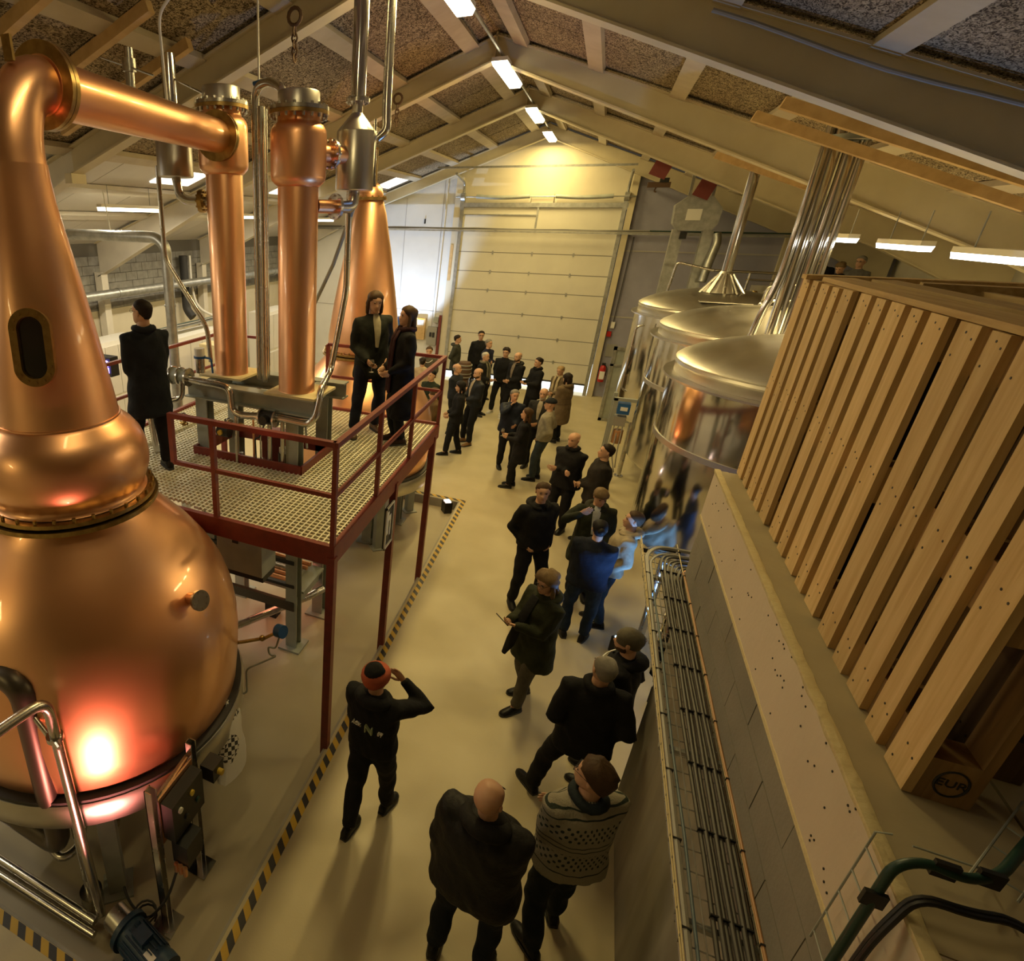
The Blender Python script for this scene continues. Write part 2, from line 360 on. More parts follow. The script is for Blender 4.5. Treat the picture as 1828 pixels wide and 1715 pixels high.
# portal frames
FY = [-3.0, 2.4, 6.55, 10.6, 14.55, 19.62]
nf = 0
for i, y in enumerate(FY):
    F = struct(thing('roof_frame', 'cream painted steel portal frame', None, (XR, y, 0)))
    del F['label']
    for sgn, xe, nm in ((-1, -10.3, 'left'), (1, 6.3, 'right')):
        hd = lambda x: .40 * max(0, (abs(x - XR) - 4.6) / 3.7)
        for part, (dz0, dz1, w) in {'bottom_flange': (0, .022, .20), 'web': (.022, .30, .03), 'top_flange': (.30, .32, .20)}.items():
            x1 = xe
            pts = [(XR, y - w / 2, ZR + dz0), (x1, y - w / 2, zu(x1) + dz0), (x1, y - w / 2, zu(x1) + dz1), (XR, y - w / 2, ZR + dz1)]
            if part == 'web':
                # left rafter is white beyond the old ceiling line
                xs = -6.6 if sgn < 0 else 4.4
                for xa, xb, mt in ((XR, xs, 'beam'), (xs, xe, 'beamwhite' if sgn < 0 else 'beam')):
                    p2 = [(xa, y - w / 2, zu(xa) + dz0 - hd(xa)), (xb, y - w / 2, zu(xb) + dz0 - hd(xb)), (xb, y - w / 2, zu(xb) + dz1), (xa, y - w / 2, zu(xa) + dz1)]
                    MB().prism(p2, (0, w, 0)).build('web', MT[mt], F, smooth=False)
            elif part == 'bottom_flange':
                xs = -6.6 if sgn < 0 else 4.4
                for xa, xb, mt in ((XR, xs, 'beam'), (xs, xe, 'beamwhite' if sgn < 0 else 'beam')):
                    p2 = [(xa, y - w / 2, zu(xa) - hd(xa)), (xb, y - w / 2, zu(xb) - hd(xb)), (xb, y - w / 2, zu(xb) + .022 - hd(xb)), (xa, y - w / 2, zu(xa) + .022 - hd(xa))]
                    MB().prism(p2, (0, w, 0)).build(part, MT[mt], F, smooth=False)
            else:
                MB().prism(pts, (0, w, 0)).build(part, MT['beam'], F, smooth=False)
        MB().bx(xe - .1, xe + .1, y - .1, y + .1, 0, zu(xe) - .3).build('column', MT['beamwhite' if sgn < 0 else 'beam'], F)
    if 3 < y < 12: MB().bx(-6.66, -6.54, y - .13, y + .13, zu(-6.6) - .10, zu(-6.6) + .02).build('end_plate', MT['beam'], F)
    MB().box((XR, y, ZR + .18), (.02, .2, .34)).build('ridge_plate', MT['beam'], F)
# ceiling: panels and purlins
CE = struct(thing('ceiling', 'ceiling', None, (XR, 8, 7))); del CE['label']
PX = [.0, .36, 1.42, 2.50, 3.58, 4.66, 5.74, 6.82, 8.50]
an = math.atan(SL)
shared = {}
for sgn in (-1, 1):
    for a, b in zip(PX[:-1], PX[1:]):
        xa, xb = XR + sgn * a, XR + sgn * b; xm = (xa + xb) / 2
        plain = (sgn < 0 and a > 4.6) or (sgn > 0 and a > 6.8)
        wdt = (b - a) / cos(an)
        for y0, y1 in zip(FY[:-1], FY[1:]):
            n = 3
            for k in range(n):
                L = (y1 - y0) / n
                key = (round(wdt, 3), round(L, 3), plain)
                z = zu(xm) + .40 + random.uniform(-.006, .006)
                rot = (0, sgn * an, 0)
                if key not in shared:
                    o = MB().box((0, 0, 0), (wdt - .006, L - .014, .05)).build('ceiling_panel', MT['whiteceil' if plain else 'woodwool'], CE, local=True, smooth=False); shared[key] = o
                    o.location = Vector((xm, y0 + (k + .5) * L, z)) - off(CE); o.rotation_euler = rot
                else: inst(shared[key], 'ceiling_panel', CE, (xm, y0 + (k + .5) * L, z), rot)
    for j, a in enumerate(PX[1:-1]):
        x = XR + sgn * a
        plain = (sgn < 0 and a > 4.8)
        for y0, y1 in zip(FY[:-1], FY[1:]):
            L = y1 - y0 - .05; key = ('p', round(L, 3), plain)
            if key not in shared:
                o = MB().box((0, 0, 0), (.21, L, .07)).build('purlin', MT['beamwhite' if plain else 'purlin'], CE, local=True, smooth=False); shared[key] = o
                o.location = Vector((x, (y0 + y1) / 2, zu(x) + .325)) - off(CE); o.rotation_euler = (0, sgn * an, 0)
            else: inst(shared[key], 'purlin', CE, (x, (y0 + y1) / 2, zu(x) + .325), (0, sgn * an, 0))
m = MB()
for sgn in (-1, 1):
    m.prism([(XR, -6, ZR + .45), (XR + sgn * 8.7, -6, zu(XR + 8.7) + .45), (XR + sgn * 8.7, -6, zu(XR + 8.7) + .55), (XR, -6, ZR + .55)], (0, YB + 6.2, 0))
struct(m.build('roof', MT['dark'], smooth=False))
# skylights in the left slope
for i, (y, x) in enumerate(((4.1, -7.0), (9.6, -7.0), (13.9, -7.0), (18.6, -6.0))):
    o = MB().box((0, 0, 0), (.85, 1.1, .03)).build('window_%d' % (i + 1), MT['skylight'], local=True, smooth=False)
    o.location = (x, y, zu(x) + .36); o.rotation_euler = (0, -an, 0); struct(o)
# extra loose timbers under the ceiling
for i, (p0, p1, lab) in enumerate((((-6.1, 5.95, zu(-6.1) + .24), (-4.2, 5.95, zu(-4.2) + .24), 'farthest of three short timber battens above the copper arm'),
                                   ((-5.9, 5.1, zu(-5.9) + .24), (-4.0, 5.1, zu(-4.0) + .24), 'middle of three short timber battens above the copper arm'),
                                   ((-5.6, 4.2, zu(-5.6) + .24), (-3.6, 4.2, zu(-3.6) + .24), 'nearest of three short timber battens above the copper arm'),
                                   ((1.3, 8.1, 6.02), (4.4, 8.1, 4.92), 'nearer of two pale timber battens above the pipe bundle'),
                                   ((1.2, 8.9, 6.02), (3.7, 8.9, 5.12), 'farther of two pale timber battens above the pipe bundle'),
                                   ((1.4, 13.3, 6.02), (3.1, 13.3, 5.42), 'pale timber batten above the single tank flue'))):
    tag(MB().bar(p0, p1, .09, .10).build('timber_batten', MT['lumber']), lab, 'batten')
tag(MB().tube([(x_, 6.42, zu(x_) + .20 + .02 * sin(x_ * 3)) for x_ in [.4 + .3 * k for k in range(14)]], .016, n=8).build('beam_cable', MT['greycable']), 'grey cable clipped along the nearest right roof beam', 'cable')
tag(MB().bar((1.5, 17.6, 6.12), (3.4, 17.6, 5.40), .12, .12).build('hoist_beam', MT['rust']), 'dark rusty beam carrying the grey grain hopper', 'beam')
# ------------------------------------------------------------------ lamps
def lamp(x, y, z, L, label, group, axis='y', glow='lampglow', pw=None, wdt=.13, rod=.25, col=WARM):
    t = thing('fluorescent_lamp', label, 'lamp', (x, y, z), group)
    d = (lambda u, v, w: (u, v, w)) if axis == 'y' else (lambda u, v, w: (v, u, w))
    s = lambda a, b, c: (a, b, c) if axis == 'y' else (b, a, c)
    MB().box((x, y, z + .035), s(wdt, L, .05)).build('housing', MT['lampbody'], t)
    h = wdt / 2
    R = []
    for v in (-L / 2, L / 2): R.append([Vector(d(-h, v, .01)), Vector(d(-h * .75, v, -.045)), Vector(d(h * .75, v, -.045)), Vector(d(h, v, .01))])
    MB().rings([[Vector((x, y, z)) + q for q in r] for r in R]).build('diffuser', MT[glow], t, smooth=False)
    if rod:
        for v in (-L * .35, L * .35):
            q = Vector((x, y, z)) + Vector(d(0, v, 0)); MB().cyl(q + V(0, 0, .05), q + V(0, 0, .05 + rod), .006, n=6).build('rod', MT['galv'], t)
    add_area('lamp_light', (x, y, z - .06), s(wdt, L, 0)[0], s(wdt, L, 0)[1], pw or LAMP_W, col, parent=t)
    return t
for y, lab in ((6.95, 'nearest ridge lamp in view, cut by the picture top'), (11.0, 'second ridge lamp from the top of the picture'), (15.0, 'third ridge lamp from the top of the picture'), (18.6, 'small farthest ridge lamp above the overhead door')):
    lamp(-1.86, y, 7.0, 1.7, lab, 'fluorescent lamps along the ridge', rod=.1, wdt=.22)
lamp(-1.86, 2.4, 7.0, 1.7, 'ridge lamp above the near still, out of the picture', 'fluorescent lamps along the ridge', rod=.1, pw=16)
lamp(-6.0, -3.2, 5.3, 1.5, 'added unseen fluorescent lamp behind the viewer that brightens the copper', 'lamps on the white ceiling', pw=55, rod=.1)  # added lamp out of view, gives the copper something bright to reflect
MB_c = MB().tube([(-1.86, -5, 7.12), (-1.86, 19.4, 7.12)], .02, n=8); tag(MB_c.build('lamp_rail', MT['galv']), 'thin conduit running along the ridge between lamps', 'conduit')
lamp(2.86, 10.95, 4.77, 1.15, 'farthest of three lamps beyond the pallet tops', 'lamps above the brewing deck', glow='coolglow', pw=65, rod=.3, wdt=.12)
lamp(2.99, 9.2, 4.73, 1.2, 'middle of three lamps beyond the pallet tops', 'lamps above the brewing deck', glow='coolglow', pw=65, rod=.3, wdt=.12)
lamp(2.93, 7.0, 4.70, 1.5, 'nearest of three lamps beyond the pallet tops, cut by the picture edge', 'lamps above the brewing deck', glow='coolglow', pw=65, rod=.3, wdt=.12)
CW = (1.0, .86, .62)
for y, z, pw_, lab in ((8.72, 5.05, 90, 'fluorescent lamp on the white ceiling left of the copper columns'), (5.0, 5.08, 85, 'added unseen lamp behind the near still that lights the copper and platform'), (1.4, 5.08, 85, 'added unseen lamp left of the picture that lights the near still'), (12.62, 4.97, 80, 'fluorescent lamp seen between the copper column and the steel pipes'), (16.9, 4.93, 60, 'far fluorescent lamp seen right of the second copper column')):  # the two unseen lamps nearest the still are added to light it
    lamp(-7.6, y, z, 1.5, lab, 'lamps on the white ceiling', pw=pw_, rod=.3, wdt=.1, col=CW)
# ------------------------------------------------------------------ copper stills
def flange(root, c, d, R, r, t, nb, mat='brass', name='flange', br=.014):
    d = Vector(d).normalized(); c = Vector(c); pt = None
    f = MB().disc_ring(c, d, R, r, t).build(name, MT[mat], root)
    bm_ = 'brass' if mat == 'brass' else 'steel'
    bolt_ring(f, bm_, c + d * t / 2, d, (R + r) / 2 + .012, nb, br, .018)
    if nb < 12: bolt_ring(f, bm_, c - d * t / 2, -d, (R + r) / 2 + .012, nb, br, .018)
    return f
POT = [(.30, .86), (.85, .90), (1.16, 1.0), (1.215, 1.10), (1.235, 1.3), (1.25, 1.55), (1.245, 1.75), (1.215, 1.95), (1.15, 2.15), (1.05, 2.33), (.93, 2.50), (.80, 2.65), (.69, 2.77), (.62, 2.86), (.60, 2.90)]
BALL = [(.58, 2.985), (.565, 3.0), (.555, 3.03), (.585, 3.08), (.612, 3.16), (.618, 3.24), (.605, 3.33), (.572, 3.42), (.52, 3.49), (.455, 3.545), (.432, 3.575)]
NECK = [(.43, 3.57), (.418, 3.66), (.395, 3.82), (.368, 4.0), (.335, 4.22), (.298, 4.44), (.262, 4.64), (.228, 4.82), (.200, 4.98), (.186, 5.12), (.182, 5.2)]
NECK2 = [(.575, 2.985), (.572, 3.2), (.545, 3.4), (.50, 3.7), (.455, 3.95), (.41, 4.2), (.355, 4.5), (.30, 4.75), (.25, 5.0), (.205, 5.15), (.182, 5.22)]
def still(ax, ay, label, arm):
    t = thing('pot_still', label, 'still', (ax, ay, PIT), 'copper pot stills')
    pot = MB().lathe(POT, (ax, ay, 0), 72).build('pot', MT['copper'], t, ang=60)
    f = MB().disc_ring((ax, ay, 2.915), (0, 0, 1), .66, .52, .035, 56).build('neck_flange', MT['brass'], t)
    MB().disc_ring((ax, ay, 2.965), (0, 0, 1), .64, .52, .03, 56).build('upper_flange', MT['brass'], f)
    bolt_ring(f, 'brass', (ax, ay, 2.98), (0, 0, 1), .615, 30, .014, .03)
    if arm: MB().lathe(BALL, (ax, ay, 0), 64).build('boil_ball', MT['copper'], t, ang=60)
    neck = MB().lathe(NECK if arm else NECK2, (ax, ay, 0), 56).build('neck', MT['copper'], t, ang=60)
    if arm: MB().disc_ring((ax, ay, 3.575), (0, 0, 1), .44, .40, .012, 48).build('weld_seam', MT['copper'], neck)
    ring = MB().lathe([(1.27, .80), (1.285, .82), (1.285, 1.0), (1.27, 1.03), (1.20, 1.03), (1.20, .80)], (ax, ay, 0), 72).build('base_ring', MT['brushed'], t)
    MB().disc_ring((ax, ay, 1.045), (0, 0, 1), 1.262, 1.18, .03, 72).build('gasket', MT['rubber'], ring)
    for k in range(4):
        a = radians(-48 + 90 * k); x, y = ax + 1.13 * cos(a), ay + 1.13 * sin(a)
        lg = MB().box((x, y, (PIT + .8) / 2), (.13, .13, .8 - PIT), a).build('leg', MT['stand'], t)
        MB().box((x, y, PIT + .01), (.24, .24, .02), a).build('foot_plate', MT['stand'], lg)
    return t
S1 = still(-3.4, 2.9, 'large near copper pot still with oval sight glass and copper arm', True)
S2 = still(-3.3, 9.1, 'far copper pot still behind the couple on the platform', False)
ax, ay = -3.4, 2.9
# swan neck and lyne arm of the near still
pts = [(ax, ay, 5.18)] + [(ax - .02 * (1 - cos(u)), ay + .30 * (1 - cos(u)), 5.20 + .46 * sin(u)) for u in [k * pi / 20 for k in range(11)]]
MB().tube(pts, [.182 - .004 * min(6, k) for k in range(len(pts))], n=40).build('swan_neck', MT['copper'], S1, ang=60)
p0 = V(ax - .02, ay + .30, 5.66); p1 = V(-3.70, 5.66, 5.66); dA = (p1 - p0).normalized()
flange(S1, p0 + dA * .02, dA, .245, .155, .035, 16, name='arm_flange', br=.016)
flange(S1, p0 + dA * .06, dA, .245, .155, .035, 16, name='arm_flange', br=.016)
MB().cyl(p0, p1, .170, .150, 40).build('lyne_arm', MT['copper'], S1, ang=60)
lug = MB().bar((ax + .02, ay + .06, 5.74), (ax + .02, ay + .06, 5.87), .07, .018, up=(0, 1, 0)).build('lifting_lug', MT['brass'], S1)
# oval sight glass on the neck
ph = radians(-54); dn = V(cos(ph), sin(ph), .17).normalized(); c = V(ax + .352 * cos(ph), ay + .352 * sin(ph), 4.13)
rt = V(-sin(ph), cos(ph), 0); up = rt.cross(dn); up = up if up.z > 0 else -up
def oval(hw, hh, n=40):
    P = []
    for i in range(n):
        a = 2 * pi * i / n; x = hw * cos(a); y = hw * sin(a) + (hh - hw) * (1 if sin(a) > 0 else -1); P.append((x, y))
    return P
O = [[c + rt * x + up * y + dn * h for x, y in oval(w, hgt)] for w, hgt, h in ((.125, .245, -.10), (.125, .245, .045), (.078, .195, .045), (.078, .195, -.02))]
sg = MB().rings(O, closed=True).build('sight_glass_frame', MT['brass'], S1)
MB().add([c + rt * x + up * y + dn * .0 for x, y in oval(.08, .197)], [tuple(range(40))]).build('glass_pane', MT['glassdark'], sg, smooth=False)
for i in range(12):
    x, y = oval(.102, .222, 12)[i]; q = c + rt * x + up * y + dn * .045; MB().cyl(q, q + dn * .014, .012, n=6).build('bolt', MT['brass'], sg)
# nozzle on the shoulder
ph = radians(0); c0 = V(ax + 1.06, ay, 2.28); dn = V(.80, -.25, .30).normalized()
nz = MB().cyl(c0 - dn * .12, c0 + dn * .14, .045, n=18).build('nozzle', MT['copper'], S1)
MB().cyl(c0 + dn * .14, c0 + dn * .165, .078, n=24).build('nozzle_cap', MT['steel'], nz); bolt_ring(nz, 'steel', c0 + dn * .165, dn, .062, 8, .009, .01)
# sample cock and gauge at the right of the pot
g = MB().tube([(-2.42, 3.44, 1.40), (-2.25, 3.55, 1.42), (-2.10, 3.62, 1.46), (-1.98, 3.68, 1.54)], .016).build('sample_pipe', MT['brass'], S1)
MB().cyl((-2.0, 3.68, 1.54), (-1.93, 3.66, 1.56), .06, n=20).build('pressure_gauge', MT['bluepaint'], g)
MB().tube([(-1.97, 3.66, 1.5), (-2.0, 3.64, 1.36), (-2.06, 3.6, 1.40), (-2.04, 3.6, 1.30), (-1.96, 3.6, 1.33), (-2.2, 3.45, 1.20), (-2.2, 3.45, .92), (-2.26, 3.42, .9)], .009, bend=.05).build('capillary_tube', MT['stand'], g)
MB().sph((-2.12, 3.61, 1.46), .03, 8, 6).build('valve_ball', MT['brass'], g)
# far still: closed dome with brass fittings
MB().lathe([(.182, 5.2), (.185, 5.27), (.16, 5.36), (.10, 5.42), (.02, 5.44)], (-3.3, 9.1, 0), 40).build('neck_dome', MT['copper'], S2, ang=60)
flange(S2, (-3.3, 9.1, 5.21), (0, 0, 1), .24, .17, .04, 14, name='dome_flange')
MB().tube([(-3.22, 9.02, 5.4), (-3.22, 9.0, 5.7), (-3.18, 8.9, 5.85)], .03, bend=.08).build('vent_valve', MT['brass'], S2)
# ------------------------------------------------------------------ column stand and copper columns
ST = thing('column_stand', 'grey green steel stand carrying the two copper columns', 'stand', (-3.3, 5.8, PIT))
for x, y in ((-3.9, 5.42), (-2.70, 5.40), (-2.70, 6.20), (-3.93, 6.14)):
    lg = MB(); lg.bx(x - .075, x + .075, y - .075, y - .06, PIT, 3.0); lg.bx(x - .075, x + .075, y + .06, y + .075, PIT, 3.0); lg.bx(x - .006, x + .006, y - .06, y + .06, PIT, 3.0)
    lo = lg.build('leg', MT['stand'], ST); MB().bx(x - .15, x + .15, y - .15, y + .15, PIT, PIT + .025).build('foot_plate', MT['stand'], lo)
def ibeam(p0, p1, h, w, name, parent, mat='stand'):
    m = MB(); d = Vector((0, 0, h / 2)); p0 = Vector(p0); p1 = Vector(p1)
    m.bar(p0 + d, p1 + d, w, .016); m.bar(p0 - d, p1 - d, w, .016); m.bar(p0, p1, .012, h - .016); return m.build(name, MT[mat], parent)
ibeam((-4.12, 5.42, 3.09), (-2.42, 5.36, 3.09), .17, .16, 'front_beam', ST)
ibeam((-4.12, 6.14, 3.09), (-2.42, 6.18, 3.09), .17, .16, 'rear_beam', ST)
ibeam((-3.9, 5.5, 3.09), (-3.92, 6.06, 3.09), .15, .12, 'cross_beam', ST); ibeam((-2.7, 5.5, 3.09), (-2.7, 6.1, 3.09), .15, .12, 'cross_beam', ST)
for z, hh_, mt in ((.48, .13, 'lagging'), (.78, .04, 'black'), (1.12, .05, 'black')):  # front bottom rail: shade under the deck put into its dark colour
    MB().bar((-4.0, 5.34, z), (-2.66, 5.34, z), .05, hh_).build('lower_rail', MT[mt], ST)
    if z < .6: MB().bar((-2.7, 5.4, z), (-2.7, 6.2, z), .06, hh_).build('lower_rail', MT['stand'], ST)
MB().bx(-3.02, -2.42, 5.28, 5.86, 3.185, 3.21).build('column_plate', MT['plasteredge'], ST)
MB().bx(-4.1, -3.52, 5.62, 6.2, 3.185, 3.21).build('column_plate', MT['plasteredge'], ST)
def column(ax, ay, z0, z1, zf, ztop, R, RH, label):
    t = thing('copper_column', label, 'copper column', (ax, ay, z0), 'copper rectifying columns')
    sh = MB().lathe([(R * 1.02, z0), (R, z0 + .01), (R, z1), (R * .98, z1 + .02)], (ax, ay, 0), 48).build('shaft', MT['copper'], t, ang=60)
    MB().lathe([(R, z1 - .03), (R + .02, z1 - .015), (RH - .03, z1 + .0), (RH - .008, z1 + .025), (RH, z1 + .06), (RH, zf - .17), (RH - .008, zf - .13), (RH - .03, zf - .095), (RH - .06, zf - .075), (R * 1.0, zf - .06), (R * 1.0, zf)], (ax, ay, 0), 48).build('head', MT['copper'], t, ang=60)
    f = MB().disc_ring((ax, ay, zf), (0, 0, 1), RH + .015, R * .85, .03, 44).build('head_flange', MT['brass'], t)
    MB().disc_ring((ax, ay, zf + .032), (0, 0, 1), RH + .015, R * .85, .03, 44).build('steel_flange', MT['steel'], f)
    bolt_ring(f, 'steel', (ax, ay, zf - .015), (0, 0, -1), RH - .01, 20, .014, .03); bolt_ring(f, 'steel', (ax, ay, zf + .048), (0, 0, 1), RH - .01, 20, .014, .02)
    MB().lathe([(R * .98, zf + .04), (R * .98, ztop - .01), (R * .95, ztop), (R * .2, ztop + .005)], (ax, ay, 0), 40).build('cap', MT['brushed'], t)
    return t
C1 = column(-3.80, 5.88, 3.21, 5.36, 5.94, 6.12, .198, .262, 'left copper column joined to the still by the long arm')
C2 = column(-2.75, 5.54, 3.21, 5.22, 5.79, 5.96, .196, .262, 'right copper column beside the steel condenser')
flange(C1, (-3.705, 5.655, 5.66), dA, .225, .14, .03, 16, name='arm_flange')
flange(C1, (-3.70, 5.615, 5.66), dA, .225, .14, .03, 16, name='arm_flange')
# condenser connections
MB().tube([(-2.58, 5.68, 5.48), (-2.42, 5.98, 5.48)], .075, n=20).build('vapour_stub', MT['copper'], C2); flange(C2, (-2.52, 5.78, 5.48), (.45, .8, 0), .135, .07, .025, 10, 'steel', name='stub_flange')
MB().tube([(-2.62, 5.68, 5.03), (-2.47, 5.92, 5.03)], .062, n=18).build('return_stub', MT['copper'], C2)
# condensers
def condenser(ax, ay, z0, z1, r, label, zt):
    t = thing('condenser', label, 'condenser', (ax, ay, z0), 'steel condensers')
    MB().lathe([(r * .25, z0 - .005), (r - .01, z0), (r, z0 + .01), (r, z1 - .01), (r - .005, z1), (.05, z1 + .15), (.05, z1 + .24)], (ax, ay, 0), 40).build('vessel', MT['brushed'], t, ang=35)
    flange(t, (ax, ay, z1 + .25), (0, 0, 1), .115, .04, .03, 10, 'steel', name='flue_flange', br=.01)
    MB().cyl((ax, ay, z1 + .26), (ax, ay, zt), .072, n=24).build('flue', MT['polished'], t)
    return t
K2 = condenser(-2.39, 6.08, 5.18, 5.70, .19, 'steel condenser vessel beside the right copper column', 7.30)
K1 = condenser(-4.35, 5.77, 5.31, 5.705, .192, 'steel condenser vessel behind the long copper arm', 6.42)
MB().tube([(-2.20, 6.16, 5.64), (-2.12, 6.18, 5.70), (-2.14, 6.2, 5.95), (-2.16, 6.22, 7.35)], .043, bend=.08, n=16).build('overflow_pipe', MT['steel'], K2)
MB().tube([(-2.23, 6.16, 5.80), (-2.21, 6.16, 5.3), (-2.2, 6.16, 5.22)], .014, n=10).build('level_pipe', MT['steel'], K2)
MB().tube([(-2.39, 6.08, 5.18), (-2.39, 6.06, 5.03), (-2.52, 5.86, 5.03)], .058, bend=.08, n=18).build('return_elbow', MT['steel'], K2); flange(K2, (-2.50, 5.87, 5.03), (.45, .8, 0), .12, .055, .03, 8, 'steel', name='return_flange', br=.01)
MB().tube([(-2.46, 6.14, 5.18), (-2.455, 6.14, 4.2), (-2.54, 5.98, 3.35), (-2.42, 5.44, 3.28), (-2.42, 5.36, 2.98), (-2.55, 5.3, 2.95), (-3.02, 5.3, 2.97)], .034, bend=.1, n=14).build('product_pipe', MT['steel'], K2)
MB().tube([(-2.40, 6.1, 5.02), (-2.75, 6.45, 4.45), (-3.2, 6.9, 3.9)], .022, n=10).build('drain_pipe', MT['stand'], K2)
MB().tube([(-4.35, 5.77, 5.31), (-4.31, 5.76, 5.13), (-4.22, 5.78, 5.08), (-3.97, 5.84, 5.08)], .048, bend=.12, n=18).build('return_elbow', MT['steel'], K1); flange(K1, (-4.06, 5.82, 5.08), (.95, .25, 0), .115, .045, .05, 10, 'brass', name='return_flange', br=.011)
MB().tube([(-4.50, 5.66, 5.42), (-4.50, 5.66, 4.48), (-4.0, 5.70, 3.75), (-3.99, 5.72, 3.35)], .028, bend=.1, n=12).build('product_pipe', MT['steel'], K1)
MB().tube([(-4.24, 5.02, 5.62), (-4.20, 5.0, 6.30)], .042, n=16).build('vent_pipe', MT['steel'], K1); MB().cyl((-4.21, 5.005, 6.12), (-4.205, 5.0, 6.22), .062, n=16).build('vent_collar', MT['steel'], K1)
MB().tube([(-4.55, 5.02, 6.26), (-3.9, 4.95, 6.06)], .009, n=8).build('stay_rod', MT['steel'], K1)
MB().tube([(-4.4, 5.77, 6.25), (-3.85, 5.75, 6.02)], .009, n=8).build('stay_rod', MT['steel'], K1)
# riser pipes between the columns
RP = thing('riser_pipes', 'bundle of vertical steel riser pipes between the copper columns', 'pipes', (-3.3, 5.75, 3.2))
for x, y, r, top in ((-3.345, 5.78, .04, True), (-3.245, 5.72, .036, False), (-3.29, 5.86, .03, False)):
    p = [(x, y, 3.2), (x, y, 6.03 if top else 5.9)]
    if top: p = [(x, y, 3.2), (x, y, 6.06), (-3.15, 5.7, 6.10), (-2.93, 5.58, 6.0), (-2.93, 5.58, 5.85)]
    MB().tube(p, r, bend=.14, n=16).build('riser', MT['steel'], RP)
MB().tube([(-3.30, 5.78, 6.05), (-3.31, 5.80, 7.3)], .011, n=8).build('hanger_rod', MT['white'], RP)
MB().cyl((-3.36, 5.78, 6.10), (-3.24, 5.78, 6.12), .02, n=8).build('valve_lever', MT['bluepaint'], RP)
# pipework at the front of the stand
PW = thing('front_pipework', 'steel pipework with valves along the front of the column stand', 'pipework', (-3.4, 5.3, 2.4))
def vpart(name, pts, r, mat='steel', bend=.08, n=12): return MB().tube(pts, r, bend=bend, n=n).build(name, MT[mat], PW)
vpart('header_pipe', [(-4.02, 5.26, 3.24), (-3.55, 5.26, 3.22), (-3.42, 5.24, 3.20), (-3.40, 5.24, 2.96), (-3.30, 5.24, 2.92), (-3.03, 5.26, 2.94)], .040)
vpart('outlet_pipe', [(-2.86, 5.27, 2.95), (-2.48, 5.27, 2.93), (-2.40, 5.28, 3.02), (-2.38, 5.34, 3.22)], .036)
vb = MB().cyl((-3.03, 5.26, 2.94), (-2.86, 5.26, 2.94), .075, n=16).build('butterfly_valve', MT['black'], PW)
for x in (-3.04, -2.86): MB().disc_ring((x, 5.26, 2.94), (1, 0, 0), .095, .03, .02, 20).build('valve_flange', MT['steel'], vb)
MB().cyl((-2.95, 5.2, 2.94), (-2.95, 5.12, 2.94), .05, n=12).build('actuator', MT['black'], vb)
vl = MB().cyl((-4.22, 5.28, 3.26), (-4.0, 5.28, 3.25), .085, n=18).build('ball_valve', MT['stand'], PW)
for x in (-4.22, -4.11, -4.0): MB().disc_ring((x, 5.28, 3.255), (1, 0, 0), .105, .04, .022, 20).build('valve_flange', MT['steel'], vl)
MB().bar((-4.44, 5.28, 3.25), (-4.26, 5.28, 3.25), .03, .02).build('blue_lever', MT['bluepaint'], vl)
pf = MB().cyl((-3.95, 5.45, 3.28), (-3.95, 5.45, 3.47), .055, n=16).build('filter_bowl', MT['steel'], PW)
MB().cyl((-3.95, 5.45, 3.47), (-3.95, 5.45, 3.56), .06, n=16).build('white_cap', MT['white'], pf); MB().disc_ring((-3.95, 5.45, 3.46), (0, 0, 1), .068, .04, .025, 20).build('blue_ring', MT['bluepaint'], pf)
MB().tube([(-3.88, 5.45, 3.46), (-3.78, 5.43, 3.46), (-3.76, 5.42, 3.3)], .012, bend=.03).build('bypass', MT['bluepaint'], pf)
vpart('loop_pipe', [(-4.05, 5.22, 3.22), (-4.05, 5.2, 3.02), (-4.2, 5.15, 2.98), (-4.45, 5.12, 3.0)], .034)
vpart('down_pipe', [(-4.30, 5.1, 3.20), (-4.42, 5.06, 3.18), (-4.44, 5.05, 3.05), (-4.38, 5.06, 2.36)], .036, bend=.1)
vpart('down_pipe', [(-4.52, 5.2, 3.0), (-4.56, 5.18, 2.9), (-4.5, 5.2, 2.36)], .03, bend=.08)
for x, y, r, z1, mt in ((-3.36, 5.24, .018, 2.95, 'steel'), (-3.08, 5.30, .010, 2.9, 'steel'), (-2.96, 5.30, .026, 2.85, 'steel'), (-2.80, 5.30, .024, 2.90, 'steel'), (-3.18, 5.32, .012, 2.95, 'copper')):
    vpart('drop_pipe', [(x, y, 2.1), (x, y, z1)], r, mt)
for i, (x, y, z) in enumerate(((-4.05, 5.2, 2.82), (-4.05, 5.2, 2.72), (-3.44, 5.22, 2.84), (-3.30, 5.24, 2.80))):
    MB().sph((x, y, z), .035, 10, 6).cyl((x - .05, y, z), (x + .05, y, z), .018, n=8).build('small_valve', MT['brass' if i % 2 else 'steel'], PW)
cm = MB().cyl((-3.56, 5.2, 2.72), (-3.42, 5.2, 2.72), .07, n=14).build('control_motor', MT['black'], PW); MB().cyl((-3.5, 5.14, 2.72), (-3.5, 5.11, 2.72), .03, n=10).build('yellow_knob', MT['yellow'], cm)
MB().bar((-3.40, 5.2, 2.80), (-3.28, 5.2, 2.80), .025, .015).build('blue_lever', MT['bluepaint'], PW)
vpart('black_cable', [(-2.96, 5.2, 2.9), (-3.05, 5.22, 2.7), (-3.12, 5.25, 2.68), (-3.12, 5.27, 2.3)], .009, 'rubber', bend=.05)
vpart('chain', [(-2.52, 5.3, 2.9), (-2.50, 5.3, 2.65)], .012, 'stand')
